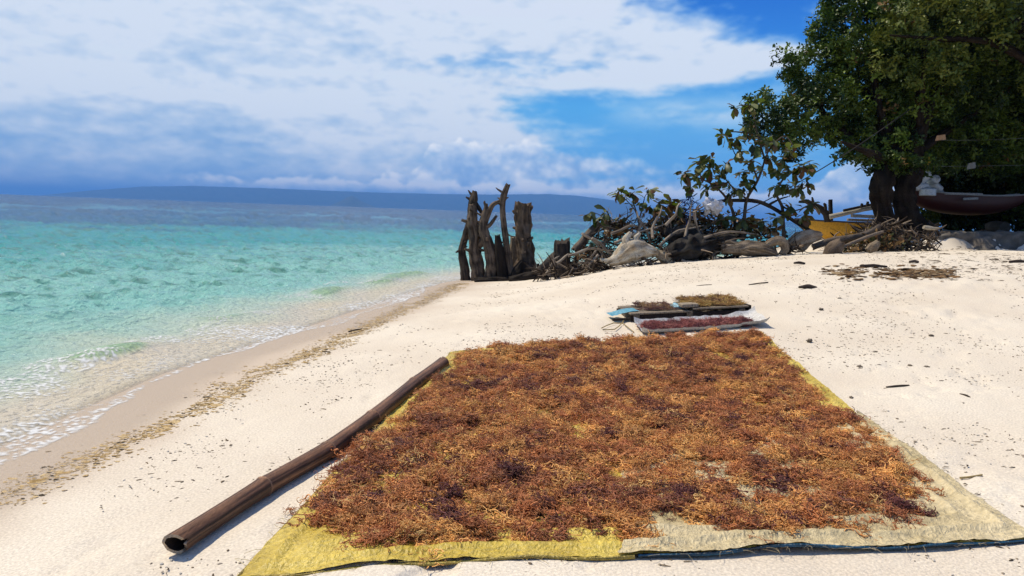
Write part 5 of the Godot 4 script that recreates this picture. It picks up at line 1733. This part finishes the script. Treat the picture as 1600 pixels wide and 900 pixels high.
	# thin ropes on the sand
	for q in [["loop of thin tan rope on the sand left of the white sheet", [[940, 514], [950, 509], [962, 505], [972, 506], [980, 512], [990, 520]]], ["short thin tan rope end curling by the white sheet corner", [[942, 517], [955, 518], [966, 512], [975, 502], [976, 498]]], ["frayed tan string lying off the right hem of the beige sheet", [[1500, 750], [1512, 749], [1524, 747], [1534, 745]]]]:
		var pts := []
		for k in q[1]:
			pts.append(G(k[0], k[1]) + Vector3(0, 0.012, 0))
		pole("thin_rope", q[0], "rope", pts, 0.0065, Color(0.35, 0.25, 0.10), Color(0.5, 0.38, 0.18), M.twig)

# ---------------------------------------------------------------- litter on the sand
func pebble_mesh(flat: float) -> ArrayMesh:
	var mb := MB.new()
	lump(mb, Vector3.ZERO, Vector3(1, flat, 0.7), 8, 6, 0.5, Color.WHITE, Color(0.7, 0.7, 0.7))
	return mb.mesh()

func chip_mesh() -> ArrayMesh:
	var mb := MB.new()
	limb(mb, [Vector3(-1, 0.1, 0), Vector3(0, 0.2, 0.15), Vector3(1, 0.05, -0.1)], [0.16, 0.2, 0.08], 5, 0.3, Color.WHITE, Color(0.7, 0.7, 0.7), true, 0.5)
	return mb.mesh()

func drop(called: String, label: String, mesh: Mesh, xf: Array, cols: Array, category: String) -> void:
	var o := scatter(numbered(called), mesh, M.twig, xf, cols)
	tag(o, label, category, "", "stuff")

func build_litter() -> void:
	var pebble := pebble_mesh(0.45)
	var flake := pebble_mesh(0.16)
	var chip := chip_mesh()
	var tarp_poly := PackedVector2Array()
	for q in corner:
		tarp_poly.append(Vector2(q.x, q.z))
	# coral crumbs and bits everywhere
	var xf := []
	var cols := []
	var xc := []
	var cc := []
	for i in 60000:
		var ang := rng.randf_range(-0.7, 0.72)
		var r := lerpf(2.3, 19.0, pow(rng.randf(), 1.25))
		var x := r * sin(ang)
		var z := -r * cos(ang)
		var d := inland(x, z)
		if d < 1.3 or d > 18.0:
			continue
		var n := rough.get_noise_2d(x * 0.5 + 3.0, z * 0.5) + 0.5 * rough.get_noise_2d(x * 1.7, z * 1.7)
		var right_side := smoothstep(0.5, 3.5, x)
		if n + 0.25 * right_side < rng.randf_range(-0.1, 0.7):
			continue
		if Geometry2D.is_point_in_polygon(Vector2(x, z), tarp_poly):
			continue
		var s := 0.003 * minf(exp(rng.randfn(0.0, 0.5)), 2.2) * (1.0 + r * 0.035)
		var b := Basis(Vector3.UP, rng.randf() * TAU)
		var o := Vector3(x, H(x, z) + s * 0.15 + 0.02 * rough.get_noise_2d(x * 0.55, z * 0.55), z)
		var k := rng.randf()
		if rng.randf() < 0.3:
			var l := s * rng.randf_range(1.4, 4.0)
			xc.append(Transform3D(b.scaled(Vector3(l, s * 2.0, s * 2.0)), o))
			cc.append(Color(0.07, 0.05, 0.035).lerp(Color(0.34, 0.25, 0.15), k))
		else:
			xf.append(Transform3D(b.scaled(Vector3(s, s, s) * 1.4), o))
			cols.append(Color(0.6, 0.52, 0.42).lerp(Color(0.26, 0.19, 0.12), k) if rng.randf() < 0.65 else Color(0.72, 0.67, 0.58))
	drop("coral_crumbs", "tiny coral crumbs and pebbles strewn over the sand", pebble, xf, cols, "coral crumbs")
	drop("wood_chips", "tiny dark wood chips strewn over the sand", chip, xc, cc, "wood chips")
	# wrack line along the shore
	xf = []
	cols = []
	var cur := Curve3D.new()
	for q in [[-70, 812], [0, 782], [60, 752], [130, 720], [230, 680], [320, 632], [390, 588], [440, 572], [520, 538], [600, 497], [660, 470], [720, 443]]:
		cur.add_point(G(q[0], q[1]))
	var total := cur.get_baked_length()
	for i in 12000:
		var s := total * rng.randf()
		var o := cur.sample_baked(s)
		var width := 0.24 + 0.10 * rough.get_noise_1d(s * 0.5) + 0.08 * rough.get_noise_1d(s * 1.9)
		var off := rng.randfn(0.0, 0.55) * width
		o.x += off
		o.z += rng.randf_range(-0.1, 0.1)
		if rough.get_noise_2d(o.x * 1.8, o.z * 1.1 + 5.0) < -0.42 + 0.3 * rng.randf():
			continue
		o.y = H(o.x, o.z) + rng.randf_range(0.0, 0.005)
		var sz := 0.0075 * exp(rng.randfn(0.0, 0.5))
		var b := Basis(Vector3.UP, rng.randf() * TAU) * Basis(Vector3.RIGHT, rng.randf_range(-0.5, 0.5))
		xf.append(Transform3D(b.scaled(Vector3(sz * 1.5, sz * 0.6, sz)), o))
		var k := rng.randf()
		cols.append(Color(0.82, 0.61, 0.32).lerp(Color(0.52, 0.34, 0.13), k) if rng.randf() < 0.9 else Color(0.08, 0.055, 0.03))
	drop("wrack_line", "ochre band of dry seagrass flakes marking the high tide line", flake, xf, cols, "wrack")
	# leaf litter patch on the right
	xf = []
	cols = []
	for i in 900:
		var q := G(lerpf(1285, 1495, rng.randf()), 427 + rng.randfn(0.0, 4.2))
		if rough.get_noise_2d(q.x * 1.2, q.z * 1.2) < -0.25:
			continue
		var sz := 0.022 * exp(rng.randfn(0.0, 0.5))
		var b := Basis(Vector3.UP, rng.randf() * TAU) * Basis(rv(1.0).normalized(), rng.randf_range(-0.6, 0.6))
		xf.append(Transform3D(b.scaled(Vector3(sz * 1.6, sz, sz)), q + Vector3(0, 0.012, 0)))
		cols.append(Color(0.34, 0.20, 0.09).lerp(Color(0.08, 0.05, 0.03), rng.randf()) if rng.randf() < 0.8 else Color(0.5, 0.36, 0.2))
	drop("leaf_litter", "dark brown patch of dry leaves and twigs on the right of the beach", flake, xf, cols, "leaf litter")
	xf = []
	cols = []
	for i in 700:
		var q := G(lerpf(1400, 1605, rng.randf()), lerpf(388, 440, rng.randf()))
		var sz := 0.012 * exp(rng.randfn(0.0, 0.5))
		xf.append(Transform3D(Basis(Vector3.UP, rng.randf() * TAU).scaled(Vector3(sz * 2.4, sz, sz)), q + Vector3(0, 0.006, 0)))
		cols.append(Color(0.3, 0.2, 0.11).lerp(Color(0.06, 0.045, 0.03), rng.randf()))
	drop("bark_litter", "scattered bark bits below the grey ledge", chip, xf, cols, "bark bits")
	# bigger things one can point at
	for q in [[1265, 533, 0.035, "dark stone nearest the far right corner of the tarpaulin"], [1343, 574, 0.032, "biggest dark stone on the open sand right of the tarpaulin"], [1422, 572, 0.024, "left one of two close small stones at mid right of the sand"], [1448, 574, 0.022, "right one of two close small stones at mid right of the sand"],
			[1455, 525, 0.026, "dark stone on smooth sand below the leaf litter patch"], [1283, 484, 0.03, "flat dark stone right of the white sack sheet"], [1312, 467, 0.028, "flat dark stone on the drag marks above the rack"], [1330, 622, 0.02, "small stone beside the yellow edge of the tarpaulin"], [1505, 632, 0.022, "small stone in the speckled sand at the lower right"]]:
		var o := G(q[0], q[1])
		var mb := MB.new()
		lump(mb, o + Vector3(0, q[2] * 0.2, 0), Vector3(q[2] * 1.1, q[2] * 0.5, q[2] * 0.8), 14, 10, 0.6, Color(0.10, 0.08, 0.06), Color(0.3, 0.25, 0.19), rng.randf() * 3.0)
		single("beach_stone", mb, M.stone, q[3], "stone", o, "stones on the sand right of the tarpaulin")
	for q in [[1249, 413, 0.07, "flat dark wood scrap on the sand below the yellow boat"], [1428, 411, 0.06, "small dark wood scrap just above the leaf litter patch"], [1262, 451, 0.09, "dark scrap of wood left of the leaf litter patch"], [1592, 411, 0.12, "dark wood scrap at the right edge of the beach"], [1365, 418, 0.16, "long dark stick lying along the top of the leaf litter patch"]]:
		var o := G(q[0], q[1])
		var mb := MB.new()
		limb(mb, [o + Vector3(-q[2] * 1.6, 0.02, 0.02), o + Vector3(0, 0.035, 0), o + Vector3(q[2] * 1.6, 0.02, -0.03)], [0.02, q[2] * 0.4 if q[2] < 0.1 else 0.035, 0.02], 9, 0.5, Color(0.04, 0.03, 0.025), Color(0.12, 0.09, 0.07), true, 0.04)
		single("wood_scrap", mb, M.twig, q[3], "wood scrap", o)
	for q in [[1385, 607, 1420, 604, "thin dark twig on the sand near the yellow corner of the tarpaulin"], [1500, 618, 1515, 623, "short dark twig by the right edge of the beach"], [545, 519, 565, 515, "dark driftwood stick resting on the wrack line"], [1088, 448, 1112, 446, "flat grey stick on the sand behind the drying rack"], [1170, 446, 1200, 442, "brown twig on the sand right of the drying rack"]]:
		var o := G(q[0], q[1])
		var e := G(q[2], q[3])
		pole("beach_twig", q[4], "twig", [o + Vector3(0, 0.008, 0), (o + e) / 2.0 + Vector3(0, 0.018, 0.01), e + Vector3(0, 0.008, 0)], 0.011, Color(0.05, 0.04, 0.03), Color(0.14, 0.10, 0.07), M.twig)
